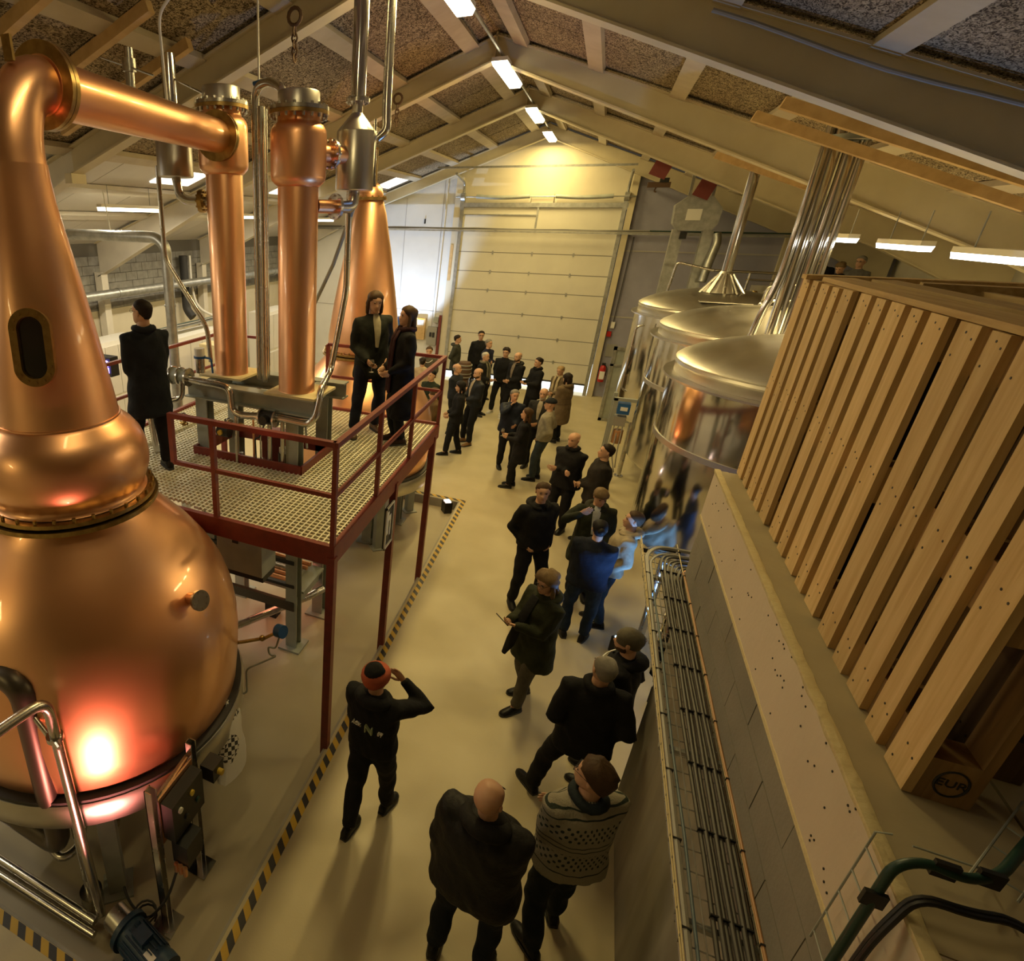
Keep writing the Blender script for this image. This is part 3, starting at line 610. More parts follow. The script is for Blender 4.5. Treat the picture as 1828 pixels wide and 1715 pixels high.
# pumps and fittings in the deck opening
for i, (x, y, z, lab) in enumerate(((-3.52, 5.45, 2.26, 'small pump at the left of the deck opening'), (-3.20, 5.42, 2.25, 'small pump in the middle of the deck opening'), (-2.90, 5.52, 2.33, 'upright pump with white cap at the right of the deck opening'))):
    p = thing('circulation_pump', lab, 'pump', (x, y, z - .1), 'small pumps in the deck opening')
    if i < 2:
        MB().cyl((x - .09, y, z), (x + .03, y, z), .06, n=16).build('motor', MT['bluepaint'], p); MB().sph((x + .08, y, z), .075, 12, 8).build('casing', MT['white'], p); MB().cyl((x + .08, y, z), (x + .08, y, z + .12), .03, n=10).build('outlet', MT['steel'], p)
    else:
        MB().cyl((x, y, z - .1), (x, y, z + .12), .065, n=16).build('motor', MT['dark'], p); MB().cyl((x, y, z + .12), (x, y, z + .18), .055, n=16).build('white_cap', MT['white'], p); MB().tube([(x - .2, y - .05, z - .1), (x, y - .05, z - .06), (x + .12, y, z - .08)], .012, n=8).build('copper_line', MT['copper'], p)
    MB().bx(x - .1, x + .1, y - .08, y + .08, z - .14, z - .09).build('bracket', MT['stand'], p)
# ------------------------------------------------------------------ platform
PZ = 2.35
PL = thing('still_platform', 'raised platform with red steel frame, handrails and open grating', 'platform', (-3.4, 5.8, PIT))
X0, X1, Y0, Y1 = -5.15, -1.62, 3.98, 7.65
OX0, OX1, OY0, OY1 = -3.97, -2.55, 5.26, 6.14
m = MB()
def still_cut(x, y): return (x + 3.4) ** 2 + (y - 2.9) ** 2 < 1.22 ** 2
x = X0
while x <= X1 + .001:
    ys = [(Y0, Y1)] if not (OX0 < x < OX1) else [(Y0, OY0), (OY1, Y1)]
    for a, b in ys:
        if still_cut(x, a): a = 2.9 + sqrt(max(0, 1.22 ** 2 - (x + 3.4) ** 2))
        m.bx(x - .0068, x + .0068, a, b, PZ - .03, PZ)
    x += .056
y = Y0
while y <= Y1:
    xs = [(X0, X1)] if not (OY0 < y < OY1) else [(X0, OX0), (OX1, X1)]
    for a, b in xs:
        if (y - 2.9) < 1.22:
            h = sqrt(1.22 ** 2 - (y - 2.9) ** 2); m.bx(a, -3.4 - h, y - .0065, y + .0065, PZ - .03, PZ - .001); m.bx(-3.4 + h, b, y - .0065, y + .0065, PZ - .03, PZ - .001); continue
        m.bx(a, b, y - .0065, y + .0065, PZ - .03, PZ - .001)
    y += .056
gr = m.build('deck_grating', MT['grate'], PL, smooth=False); gr['kind'] = 'stuff'
def red(name, *bars): 
    q = MB()
    for b in bars: q.bar(*b)
    return q.build(name, MT['red'], PL, smooth=False)
red('edge_channel', ((X1, Y0 - .02, PZ - .085), (X1, Y1 + .02, PZ - .085), .05, .19)); red('edge_channel', ((X0, Y0, PZ - .085), (X1, Y0, PZ - .085), .05, .19))
red('edge_channel', ((X0, Y1, PZ - .06), (X1, Y1, PZ - .06), .05, .19)); red('edge_channel', ((X0, Y0, PZ - .06), (X0, Y1, PZ - .06), .05, .19))
for a, b in (((OX0, OY0), (OX1, OY0)), ((OX1, OY0), (OX1, OY1)), ((OX1, OY1), (OX0, OY1)), ((OX0, OY1), (OX0, OY0))): red('opening_kerb', ((a[0], a[1], PZ + .01), (b[0], b[1], PZ + .01), .03, .15))
for y in (5.0, 6.7): red('cross_joist', ((X0, y, PZ - .11), (X1, y, PZ - .11), .06, .12))
for y in (Y0, 5.74, 7.46):
    red('support_post', ((X1, y, PIT), (X1, y, PZ - .1), .075, .075))
for x, y in ((X0, Y0 + .5), (X0, Y1), (-3.3, Y1)): red('support_post', ((x, y, PIT), (x, y, PZ - .1), .075, .075))
RT, RM = 3.285, 2.83
for y in (Y0, 5.10, 6.26, 7.65): red('rail_post', ((X1, y, PZ - .17), (X1, y, RT), .04, .045))
red('top_rail', ((X1, Y0 - .02, RT), (X1, Y1 + .02, RT), .05, .045)); red('mid_rail', ((X1, Y0, RM), (X1, Y1, RM), .035, .035))
red('top_rail', ((-3.27, Y0, RT), (X1, Y0, RT), .05, .045)); red('mid_rail', ((-3.25, Y0, RM), (X1, Y0, RM), .035, .035)); red('rail_post', ((-3.25, Y0, RM), (-3.25, Y0, RT), .045, .045)); red('rail_post', ((-2.80, Y0, PZ - .15), (-2.80, Y0, RT), .045, .045))
red('top_rail', ((X1, Y1, RT), (-2.06, Y1, RT), .045, .04)); red('mid_rail', ((X1, Y1, RM), (-2.06, Y1, RM), .035, .035))
red('top_rail', ((-3.32, 7.70, RT), (-2.2, 7.70, RT), .045, .04)); red('mid_rail', ((-3.32, 7.70, RM), (-2.2, 7.70, RM), .035, .035)); red('rail_post', ((-3.32, 7.70, PZ), (-3.32, 7.70, RT), .045, .045))
red('top_rail', ((X0, 4.9, RT), (X0, 7.65, RT), .045, .04)); red('mid_rail', ((X0, 4.9, RM), (X0, 7.65, RM), .035, .035)); red('rail_post', ((X0, 7.65, PZ), (X0, 7.65, RT), .045, .045)); red('rail_post', ((X0, 4.9, PZ), (X0, 4.9, RT), .045, .045))
red('rail_post', ((-4.45, 7.65, PZ), (-4.45, 7.65, RT), .045, .045)); red('top_rail', ((X0, 7.65, RT), (-4.45, 7.65, RT), .045, .04))
MB().bx(-3.25, -2.95, 5.62, 5.9, 2.1, 2.6).build('red_panel', MT['red'], PL)
# grey columns further back under the platform
for i, (x, y, lab) in enumerate(((-2.78, 8.42, 'grey steel post near the far still under the deck end'), (-2.55, 9.35, 'farthest grey steel post beside the sunken floor edge'))):
    g = thing('steel_post', lab, 'post', (x, y, PIT), 'grey steel posts past the platform'); q = MB(); q.bx(x - .08, x + .08, y - .08, y - .065, PIT, 2.1); q.bx(x - .08, x + .08, y + .065, y + .08, PIT, 2.1); q.bx(x - .008, x + .008, y - .065, y + .065, PIT, 2.1); q.build('shaft', MT['stand'], g); MB().bx(x - .15, x + .15, y - .15, y + .15, PIT, PIT + .02).build('foot_plate', MT['stand'], g)
# sign on the middle post
sg = thing('notice_board', 'small framed notice with white print fixed to the middle red post', 'sign', (-1.62, 5.66, 1.55))
MB().bx(-1.62, -1.60, 5.44, 5.70, 1.55, 2.05).build('board', MT['dark'], sg)
m = MB(); m.bx(-1.60, -1.585, 5.43, 5.455, 1.54, 2.06); m.bx(-1.60, -1.585, 5.685, 5.71, 1.54, 2.06); m.bx(-1.60, -1.585, 5.43, 5.71, 1.54, 1.56); m.bx(-1.60, -1.585, 5.43, 5.71, 2.04, 2.06); m.build('frame', MT['white'], sg)
m = MB(); m.bx(-1.599, -1.594, 5.50, 5.55, 1.70, 1.98); m.bx(-1.599, -1.594, 5.59, 5.63, 1.66, 1.92); m.bx(-1.599, -1.594, 5.55, 5.59, 1.86, 1.92); m.build('print', MT['white'], sg)
# junction box, cable trays and pipes under the deck
jb = thing('junction_box', 'large grey junction box under the front edge of the platform', 'box', (-2.9, 4.55, 1.4)); MB().bx(-3.15, -2.6, 4.45, 4.75, 1.45, 1.92).build('case', MT['stand'], jb); MB().bx(-2.95, -2.88, 4.44, 4.455, 1.80, 1.83).build('latch', MT['black'], jb); MB().bx(-3.15, -2.6, 4.47, 4.73, 1.38, 1.45).build('gland_strip', MT['black'], jb)
ut = thing('under_deck_tray', 'dark cable tray hung below the platform beside the junction box', 'cable tray', (-3.2, 5.0, 1.9))
for z, y in ((2.0, 5.0), (1.9, 5.15)): MB().bar((-4.4, y, z), (-2.5, y, z), .03, .05).build('side_rail', MT['black'], ut)
for k in range(8): MB().bar((-4.3 + k * .23, 4.98, 1.93), (-4.3 + k * .23, 5.17, 1.93), .03, .02).build('rung', MT['black'], ut)
hp = thing('under_deck_pipes', 'copper toned pipes lying on the shelf under the platform', 'pipes', (-3.2, 5.7, .6))
for k, (y, r, mt) in enumerate(((5.55, .03, 'copper'), (5.65, .03, 'copper'), (5.75, .05, 'steel'), (5.9, .03, 'copper'), (6.0, .03, 'copper'))): MB().cyl((-4.2, y, 0.70 + .01 * k), (-2.75, y, .70), r, n=12).build('pipe', MT[mt], hp)
MB().bx(-4.0, -2.6, 5.48, 6.1, .60, .63).build('shelf', MT['stand'], hp)
tag(MB().tube([(-3.6, 4.7, .1), (-2.7, 5.9, .28), (-2.6, 6.1, .30)], .05, n=14).build('floor_pipe', MT['steel']), 'steel pipe slanting across the sunken floor under the platform', 'pipe')
# ------------------------------------------------------------------ steel tanks
def tank(cx, cy, R, label, band=True, zc=3.323):
    t = thing('brewing_tank', label, 'tank', (cx, cy, 0), 'steel brewing tanks')
    MB().lathe([(.25, 1.02), (R * .6, 1.10), (R * .93, 1.21), (R, 1.32), (R, zc)], (cx, cy, 0), 96).build('shell', MT['polished'], t, ang=50)
    MB().lathe([(R - .1, zc - .01), (R + .07, zc - .01), (R + .07, zc + .012), (R - .06, zc + .02)], (cx, cy, 0), 96).build('collar', MT['brushed'], t)
    q = R - .035
    ld = MB().lathe([(q - .05, zc + .01), (q, zc + .02), (q, zc + .106), (q + .013, zc + .133), (q, zc + .16), (q + .011, zc + .18), (q - .02, zc + .208), (q * .9, zc + .275), (q * .75, zc + .355), (q * .55, zc + .425), (q * .35, zc + .47), (q * .15, zc + .492), (.02, zc + .496)], (cx, cy, 0), 96).build('lid', MT['brushed'], t, ang=30)
    if band: MB().disc_ring((cx, cy, 2.60), (0, 0, 1), R + .010, R - .01, .062, 96).build('belt', MT['brushed'], t)
    for k in range(4):
        a = radians(-145 + 90 * k); x, y = cx + R * .88 * cos(a), cy + R * .88 * sin(a)
        lg = MB().cyl((x, y, 0), (x, y, 1.32), .045, n=12).build('leg', MT['steel'], t); MB().cyl((x, y, 0), (x, y, .02), .09, n=14).build('foot', MT['steel'], lg)
    return t, ld
T3, L3 = tank(2.36, 8.03, 1.39, 'nearest steel tank with a bundle of upright pipes on its lid')
T2, L2 = tank(2.37, 10.97, 1.39, 'middle one of the three steel tanks')
T1, L1 = tank(2.15, 13.85, 1.365, 'farthest steel tank with conical lid vent and single flue', band=False)
MB().lathe([(.30, 3.78), (.28, 3.82), (.105, 4.12), (.09, 4.15)], (2.09, 13.55, 0), 36).build('vent_cone', MT['brushed'], L1)
for k in range(5):
    a = radians(-160 + 36 * k); MB().tube([(2.09 + .37 * cos(a), 13.55 + .37 * sin(a), 3.77), (2.09 + .115 * cos(a), 13.55 + .115 * sin(a), 4.10)], .022, n=8).build('cone_stay', MT['steel'], L1)
MB().cyl((2.09, 13.55, 4.13), (2.08, 13.55, 5.98), .084, n=24).build('flue', MT['polished'], T1)
MB().bx(1.7, 2.5, 12.75, 13.0, 3.66, 3.675).build('lid_strap', MT['brushed'], L1)
for i, (x, y, r) in enumerate(((1.98, 9.15, .042), (2.08, 9.22, .072), (2.235, 9.22, .072), (2.335, 9.15, .036))):
    pts = [(x, y, 3.52), (x, y, 5.93)] if i else [(x - .11, y + .03, 3.52), (x - .09, y, 3.85), (x, y, 4.35), (x, y, 5.93)]
    MB().tube(pts, r, n=18, bend=.25).build('upright_pipe', MT['polished'], T3)
MB().disc_ring((2.16, 9.19, 5.80), (0, 0, 1), .24, .14, .05, 20).build('pipe_clamp', MT['stand'], T3)
MB().tube([(.95, 12.95, 3.17), (.82, 12.95, 3.13), (.82, 12.9, 1.93), (.92, 12.9, 1.89)], .018, bend=.08).build('sight_tube', MT['steel'], T1)
MB().tube([(2.66, 12.95, 3.6), (2.66, 12.95, 3.97), (2.92, 12.85, 4.01), (3.45, 12.76, 4.01)], .036, bend=.2).build('top_loop_pipe', MT['steel'], T1)
MB().tube([(2.44, 12.05, 3.55), (2.44, 12.05, 3.77), (2.61, 12.05, 3.82), (3.1, 12.05, 3.82)], .04, bend=.15).build('top_loop_pipe', MT['steel'], T2)
v = MB().cyl((2.41, 11.5, 3.75), (2.41, 11.5, 3.97), .026, n=10).build('lid_valve', MT['brass'], T2); MB().sph((2.41, 11.5, 3.86), .053, 10, 8).build('valve_body', MT['brass'], v)
gl = thing('tank_railing', 'polished steel guard rail behind the farthest tank lid', 'railing', (2.8, 16.4, 2.6))
MB().tube([(2.28, 16.3, 4.0), (4.4, 16.3, 3.98)], .028, n=12).build('top_rail', MT['polished'], gl)
MB().tube([(2.9, 16.3, 3.84), (4.4, 16.3, 3.82)], .022, n=12).build('mid_rail', MT['polished'], gl)
for x in (2.95, 3.6, 4.3): MB().cyl((x, 16.3, 2.6), (x, 16.3, 4.0), .024, n=10).build('rail_post', MT['steel'], gl)
MB().tube([(2.28, 16.3, 4.0), (1.55, 16.5, 4.14), (1.5, 16.5, 3.5)], .028, bend=.1).build('end_loop', MT['steel'], gl)
vm = thing('valve_manifold', 'rows of small steel valves on the panel behind the tanks', 'manifold', (3.6, 16.1, 2.6))
MB().bx(3.0, 4.4, 16.08, 16.12, 2.6, 3.75).build('panel', MT['steel'], vm)
for r in range(3):
    for k in range(6): MB().sph((3.1 + k * .2, 16.02, 3.2 + r * .2), .045, 8, 6).cyl((3.1 + k * .2, 15.98, 3.2 + r * .2), (3.1 + k * .2, 16.1, 3.2 + r * .2), .02, n=8).build('valve', MT['brass' if (r + k) % 3 else 'steel'], vm)
bd = thing('brewing_deck', 'grey walkway deck behind the tanks where three people stand', 'walkway', (4.9, 17.2, 0))
MB().bx(2.4, 6.3, 16.05, 19.2, 2.5, 2.6).build('deck', MT['galv'], bd)
for x in (2.6, 4.4, 6.1): MB().bx(x - .05, x + .05, 16.2, 16.3, 0, 2.5).build('leg', MT['galv'], bd); MB().bx(x - .05, x + .05, 19.0, 19.1, 0, 2.5).build('leg', MT['galv'], bd)
# control cabinet and drive under the farthest tank
cb = thing('tank_control_frame', 'grey steel frame with blue boxes beside the farthest tank foot', 'control frame', (.89, 12.3, 0))
MB().bx(.69, .76, 12.07, 12.14, 0, 1.93).build('upright', MT['stand'], cb); MB().bx(.69, .76, 12.49, 12.56, 0, 1.93).build('upright', MT['stand'], cb)
MB().bx(.69, 1.15, 12.07, 12.14, 1.88, 1.94).build('top_bar', MT['stand'], cb)
MB().bx(.78, .99, 12.05, 12.27, 1.64, 1.84).build('blue_box', MT['bluepaint'], cb); MB().bx(.83, .95, 12.04, 12.05, 1.71, 1.78).build('display', MT['white'], cb); MB().bx(.76, .97, 12.07, 12.27, 1.40, 1.58).build('grey_box', MT['greycable'], cb)
MB().cyl((.89, 12.14, 1.05), (.89, 12.14, 1.31), .09, n=14).build('orange_motor', MT['orangecable'], cb)
for k in range(3): MB().tube([(.8 + .07 * k, 12.1, 1.40), (.76 + .09 * k, 11.97, .9), (.97, 11.97, .4 + .1 * k)], .011, bend=.15).build('cable', MT['greycable'], cb)
# grain hopper
hp = thing('grain_hopper', 'grey sheet metal grain hopper on legs behind the tanks', 'hopper', (1.8, 17.5, 0))
MB().prism([(x, 17.2, z) for x, z in ((1.29, 5.34), (1.53, 5.54), (2.0, 5.53), (2.24, 5.27), (2.22, 4.95), (2.12, 4.80), (1.44, 4.80), (1.32, 4.95))], (0, .55, 0)).build('bin', MT['galv'], hp, smooth=False)
MB().bx(1.55, 1.85, 17.18, 17.2, 5.02, 5.26).build('label_plate', MT['white'], hp)
for x0, x1 in ((1.36, 1.60), (1.98, 2.20)): MB().bx(x0, x1, 17.3, 17.6, 0, 4.82).build('leg', MT['galv'], hp)
for x in (1.54, 2.0): MB().bar((x, 17.45, 5.5), (x, 17.5, 6.0), .06, .06).build('hanger', MT['galv'], hp)
MB().bar((1.55, 17.45, 5.55), (1.98, 17.45, 5.9), .03, .03).build('brace', MT['galv'], hp)
MB().tube([(2.26, 17.25, 4.75), (2.32, 17.2, 4.55), (2.25, 17.1, 4.2), (2.2, 17.0, 3.7)], .085, bend=.2, n=16).build('spout', MT['galv'], hp)
MB().bx(1.52, 1.66, 17.15, 17.3, 4.62, 4.78).build('sensor', MT['black'], hp)
for i, (x, y, lab) in enumerate(((.75, 15.8, 'maroon square plate hung on the roof beam right of the door'), (1.75, 16.9, 'maroon square plate behind the hopper hangers'))):
    tag(MB().box((x, y, zu(x) - .08), (.34, .02, .34), M=Matrix.Rotation(an, 3, 'Y')).build('marker_plate', MT['maroon']), lab, 'plate')
hk = thing('hoist_trolley', 'dark hoist trolley with hook under the roof beam by the door', 'hoist', (.9, 18.3, 5.75)); MB().box((.9, 18.3, 5.82), (.5, .12, .12)).build('body', MT['rust'], hk); MB().box((1.0, 18.3, 5.92), (.2, .16, .1)).build('wheels', MT['black'], hk); MB().tube([(.85, 18.3, 5.76), (.82, 18.3, 5.68), (.88, 18.3, 5.66)], .018, bend=.03).build('hook', MT['rust'], hk)
# ------------------------------------------------------------------ back wall services
cd = thing('wall_cable_rail', 'long cable rail crossing the back wall in front of the door', 'cable rail', (0, 19.55, 4.6))
MB().bx(-10.2, 6.3, 19.50, 19.58, 4.66, 4.70).build('rail', MT['galv'], cd)
for k, (dz, mt) in enumerate(((.025, 'greycable'), (.045, 'plastic_cable'), (.06, 'greycable'))):
    MB().tube([(-10.2 + j * .825, 19.53 + .01 * k + .008 * sin(j * 1.7 + k), 4.70 + dz + .008 * sin(j * 2.3 + k)) for j in range(21)], .013, n=8).build('cable', MT[mt], cd)
MB().tube([(1.0, 19.52, 4.76), (6.2, 19.52, 4.75)], .016, n=8).build('green_cable', MT['greenhose'], cd)
fe = thing('fire_extinguisher', 'red fire extinguisher hanging on the wall right of the door', 'extinguisher', (.63, 19.68, .5))
MB().lathe([(.02, .50), (.085, .51), (.09, .54), (.09, .90), (.075, .98), (.03, 1.03)], (.63, 19.68, 0), 24).build('cylinder', MT['extred'], fe); MB().bx(.56, .70, 19.585, 19.60, .60, .84).build('label_sticker', MT['white'], fe)
MB().bx(.58, .68, 19.62, 19.72, 1.03, 1.08).build('valve_head', MT['black'], fe); MB().tube([(.66, 19.62, 1.05), (.74, 19.6, .95), (.73, 19.6, .72)], .012, bend=.05).build('hose', MT['black'], fe)
fs = tag(MB().bx(.60, .86, 19.84, 19.86, 1.25, 1.62).build('wall_notice', MT['greycable']), 'small grey notice above the fire extinguisher', 'notice')
sw = thing('door_switch', 'white door switch box with cable on the wall right of the door', 'switch', (.62, 19.8, 2.05)); MB().bx(.58, .68, 19.77, 19.86, 2.1, 2.28).build('case', MT['white'], sw); MB().bx(.52, .64, 19.77, 19.86, 1.85, 2.0).build('red_button', MT['extred'], sw); MB().tube([(.63, 19.8, 2.28), (.66, 19.8, 4.6)], .012).build('cable', MT['plastic_cable'], sw)
gd = thing('glazed_frame', 'pale framed steel cabinet standing left of the farthest tank', 'cabinet', (.95, 18.0, 0))
for x0, x1, z0, z1 in ((.70, .78, 0, 2.0), (1.12, 1.2, 0, 2.0), (.7, 1.2, 1.92, 2.0), (.7, 1.2, 1.5, 1.56), (.7, 1.2, 0, .08)): MB().bx(x0, x1, 17.2, 17.28, z0, z1).build('frame_bar', MT['galv'], gd)
MB().bx(.78, 1.12, 17.23, 17.25, .08, 1.92).build('sheet', MT['stand'], gd)
# boxes left of the door
for i, (x0, x1, z0, z1, mt, lab) in enumerate(((-5.32, -4.98, 1.25, 1.95, 'lumber', 'brown wooden board with papers on the wall left of the door'), (-4.88, -4.56, 1.10, 1.70, 'greycable', 'grey switch box with black sockets left of the door'), (-4.72, -4.55, 1.85, 2.02, 'stand', 'small dark meter box above the grey switch box'))):
    q = thing('wall_box', lab, 'wall box', ((x0 + x1) / 2, YB - .05, z0)); MB().bx(x0, x1, YB - .14, YB - .005, z0, z1).build('case', MT[mt], q)
    if i == 0: MB().bx(x0 + .08, x1 - .05, YB - .15, YB - .14, z1 - .22, z1 - .05).build('paper', MT['white'], q); MB().bx(x0 + .08, x1 - .02, YB - .15, YB - .14, z1 - .04, z1).build('yellow_strip', MT['yellow'], q)
    if i == 1: MB().bx(x0 + .08, x0 + .15, YB - .16, YB - .14, z0 + .28, z0 + .42).build('socket', MT['black'], q); MB().bx(x0 + .18, x0 + .25, YB - .16, YB - .14, z0 + .26, z0 + .42).build('socket', MT['black'], q)
tag(MB().bx(-4.52, -4.44, YB - .2, YB - .12, 0, 2.1).build('red_wall_post', MT['maroon']), 'dark red upright post left of the overhead door', 'post')
tag(MB().tube([(-4.72, YB - .03, 2.0), (-4.70, YB - .03, 6.0)], .022).build('wall_conduit', MT['white']), 'thin white conduit rising up the white wall', 'conduit')
tag(MB().bx(-5.35, -5.31, YB - .04, YB - .005, 4.86, 5.0).build('wall_hook', MT['black']), 'small black hook on the white wall', 'hook')
bl = thing('blue_disc_sign', 'round blue sign on the wall between the couple heads', 'sign', (-5.95, 19.8, 1.9)); MB().cyl((-5.95, YB - .03, 1.75), (-5.95, YB - .005, 1.75), .17, n=24).build('disc', MT['bluepaint'], bl)
kg = thing('wooden_cask', 'small dark banded cask on a stand by the door', 'cask', (-3.05, 17.2, .6)); MB().lathe([(.16, .7), (.2, .8), (.215, .95), (.2, 1.1), (.16, 1.2)], (-3.05, 17.2, 0), 24).build('staves', MT['rust'], kg)
for z in (.78, .88, 1.02, 1.12): MB().disc_ring((-3.05, 17.2, z), (0, 0, 1), .218, .19, .025, 24).build('hoop', MT['greycable'], kg)
MB().bx(-3.2, -2.9, 17.05, 17.35, 0, .7).build('stand', MT['rust'], kg)
# ------------------------------------------------------------------ left background
du = thing('silver_duct', 'round silver duct running overhead and bending down to the floor', 'duct', (-6.25, 7.9, PIT))
MB().tube([(-8.3, 7.9, 4.64), (-6.42, 7.9, 4.63), (-6.25, 7.9, 4.50), (-6.25, 7.9, PIT)], .085, bend=.16, n=20).build('duct', MT['galv'], du)
for z in (1.5, 2.6, 3.6): MB().disc_ring((-6.25, 7.9, z), (0, 0, 1), .095, .08, .03, 20).build('duct_band', MT['galv'], du)
MB().tube([(-7.35, 7.9, 4.72), (-7.42, 7.9, 5.3)], .010, n=6).build('hanger_rod', MT['white'], du)
hd_ = thing('wall_duct', 'long silver duct along the left block wall', 'duct', (-9.85, 12, 3.3)); MB().cyl((-9.85, 8.6, 3.33), (-9.85, 19.6, 3.36), .10, n=20).build('duct', MT['galv'], hd_)
for y in (10.6, 14.5, 18): MB().disc_ring((-9.85, y, 3.34), (0, 1, 0), .112, .09, .05, 20).build('duct_band', MT['galv'], hd_)
for i, (x0, x1, y0, y1, z1, lab) in enumerate(((-9.9, -9.3, 9.0, 10.6, 2.45, 'white cabinet behind the man in the navy coat'), (-9.6, -8.9, 11.4, 13.4, 2.25, 'row of white cabinets between the silver duct and the copper column'), (-9.4, -8.8, 15.6, 17.4, 2.35, 'white cabinet seen between the two copper columns'))):
    q = thing('white_cabinet', lab, 'cabinet', ((x0 + x1) / 2, (y0 + y1) / 2, 0), 'white cabinets by the left wall'); MB().bx(x0, x1, y0, y1, 0, z1).build('body', MT['white'], q)
    n = 4
    for k in range(n):
        for j in range(2):
            MB().bx(x1, x1 + .02, y0 + (y1 - y0) * k / n + .01, y0 + (y1 - y0) * (k + 1) / n - .01, .1 + j * z1 * .48, z1 * .48 * (j + 1)).build('door', MT['whiteceil'], q)
tag(MB().bx(-8.4, -7.9, 11.6, 12.1, 0, 2.15).build('yellow_cabinet', MT['plasteredge']), 'yellow cabinet beside the white cabinets behind the left column', 'cabinet')
for i, (y, lab) in enumerate(((13.6, 'thick dark pipe bending down the left block wall'),)): tag(MB().tube([(-10.2, y, 4.0), (-10.2, y, 2.6), (-10.0, y, 2.4)], .12, bend=.2).build('wall_pipe', MT['rubber']), lab, 'pipe')
tag(MB().tube([(-10.1, 13.75, 4.0), (-10.1, 13.75, 3.2), (-10.05, 13.9, 2.6), (-9.6, 14.2, 2.35)], .035, bend=.3).build('wall_hose', MT['white']), 'pale hose beside the dark wall pipe', 'hose')
tr = thing('cabinet_cable_tray', 'cable tray with green cables above the white cabinets', 'cable tray', (-9.2, 13, 2.45)); MB().bx(-9.35, -9.15, 10.8, 15.0, 2.42, 2.45).build('tray', MT['galv'], tr)
for k in range(4): MB().tube([(-9.33 + .05 * k + .02 * sin(j * 1.3 + k), 10.8 + j * .42, 2.47 + .012 * (k % 2)) for j in range(11)], .015, n=6).build('cable', MT['greenhose' if k < 2 else 'greycable'], tr)
uv = thing('stage_light', 'small violet glowing stage light beside the navy coat man', 'lamp', (-7.6, 7.7, 1.6)); MB().cyl((-7.6, 7.7, PIT), (-7.6, 7.7, 2.35), .02, n=8).build('stand', MT['black'], uv); MB().box((-7.6, 7.7, 2.5), (.35, .2, .34)).build('case', MT['black'], uv)
pm('violet', (.4, .3, 1), .4, emis=(.25, .18, 1.0), es=9)
for z in (2.44, 2.56): MB().cyl((-7.52, 7.59, z), (-7.5, 7.57, z), .06, n=14).build('lens', MT['violet'], uv)
for i, (x, y, lab) in enumerate(((-3.19, 6.45, 'rusty chain and shackle on the roof beam above the riser pipes'), (-3.38, 10.45, 'rusty chain and shackle on the farther roof beam above the condenser'))):
    z = zu(x) + .08; c = thing('lifting_chain', lab, 'chain', (x, y, z - .4), 'chains hung on the roof frames')
    MB().tube([(x + .07 * cos(a), y - .13, z + .07 * sin(a)) for a in [k * pi / 6 for k in range(13)]], .018, n=6).build('shackle', MT['rust'], c)
    for k in range(5):
        zz = z - .12 - k * .055; h = (.03, 0) if k % 2 else (0, .03)
        MB().tube([(x + h[0] * cos(a), y - .13 + h[1] * cos(a), zz + .04 * sin(a)) for a in [j * pi / 4 for j in range(9)]], .010, n=5).build('link', MT['rust'], c)
tag(MB().tube([(-3.85, 5.05, 5.84), (-3.9, 5.08, 6.52), (-3.7, 4.96, 6.58), (-2.7, 4.5, 6.75)], .014, bend=.12).build('ceiling_conduit', MT['white']), 'thin white conduit bending under the ceiling above the copper arm', 'conduit')
# ------------------------------------------------------------------ uplights
def uplight(x, y, z, glow, label, tgt, pw, col, size=85, rad=.05):
    t = thing('led_uplight', label, 'uplight', (x, y, z), 'small black LED uplights')
    d = Vector(tgt) - Vector((x, y, z)); a = atan2(d.y, d.x) - pi / 2
    MB().box((x, y, z + .11), (.17, .15, .22), a).build('case', MT['black'], t)
    n = Vector((cos(a + pi / 2), sin(a + pi / 2), 0))
    lens = MB().box((x, y, z + .226), (.12, .10, .012), a).build('lens', MT[glow], t)
    add_spot('uplight_beam', (x, y, z + .26), tgt, pw, col, size, .5, rad, t)
    return t
uplight(-3.25, 5.85, PIT, 'ledred', 'red glowing uplight under the platform beside the stand leg', (-3.25, 5.6, 2.3), 60, (1, .25, .14), 110)
uplight(-1.80, 10.15, PIT, 'ledred', 'white glowing uplight in the far corner of the sunken floor', (-3.2, 9.2, 4.2), 320, (1, .42, .2), 75)
uplight(1.10, 6.90, 0, 'ledblue', 'blue glowing uplight on the floor beside the wall end', (1.6, 7.3, 1.4), 45, (.10, .36, 1), 90)
uplight(-1.95, 1.24, 0, 'ledred', 'red uplight on the floor in front of the near still, below the picture', (-2.52, 2.02, 1.45), 260, (1, .27, .21), 50, .08)
uplight(-5.5, 17.9, 0, 'ledblue', 'cool white uplight washing the white wall behind the far still', (-5.5, 19.85, 4.0), 1050, (.55, .72, 1), 54)
uplight(1.50, 6.15, 0, 'ledblue', 'blue uplight behind the block wall shining up the nearest tank', (1.75, 6.45, 2.6), 260, (.16, .42, 1), 125)
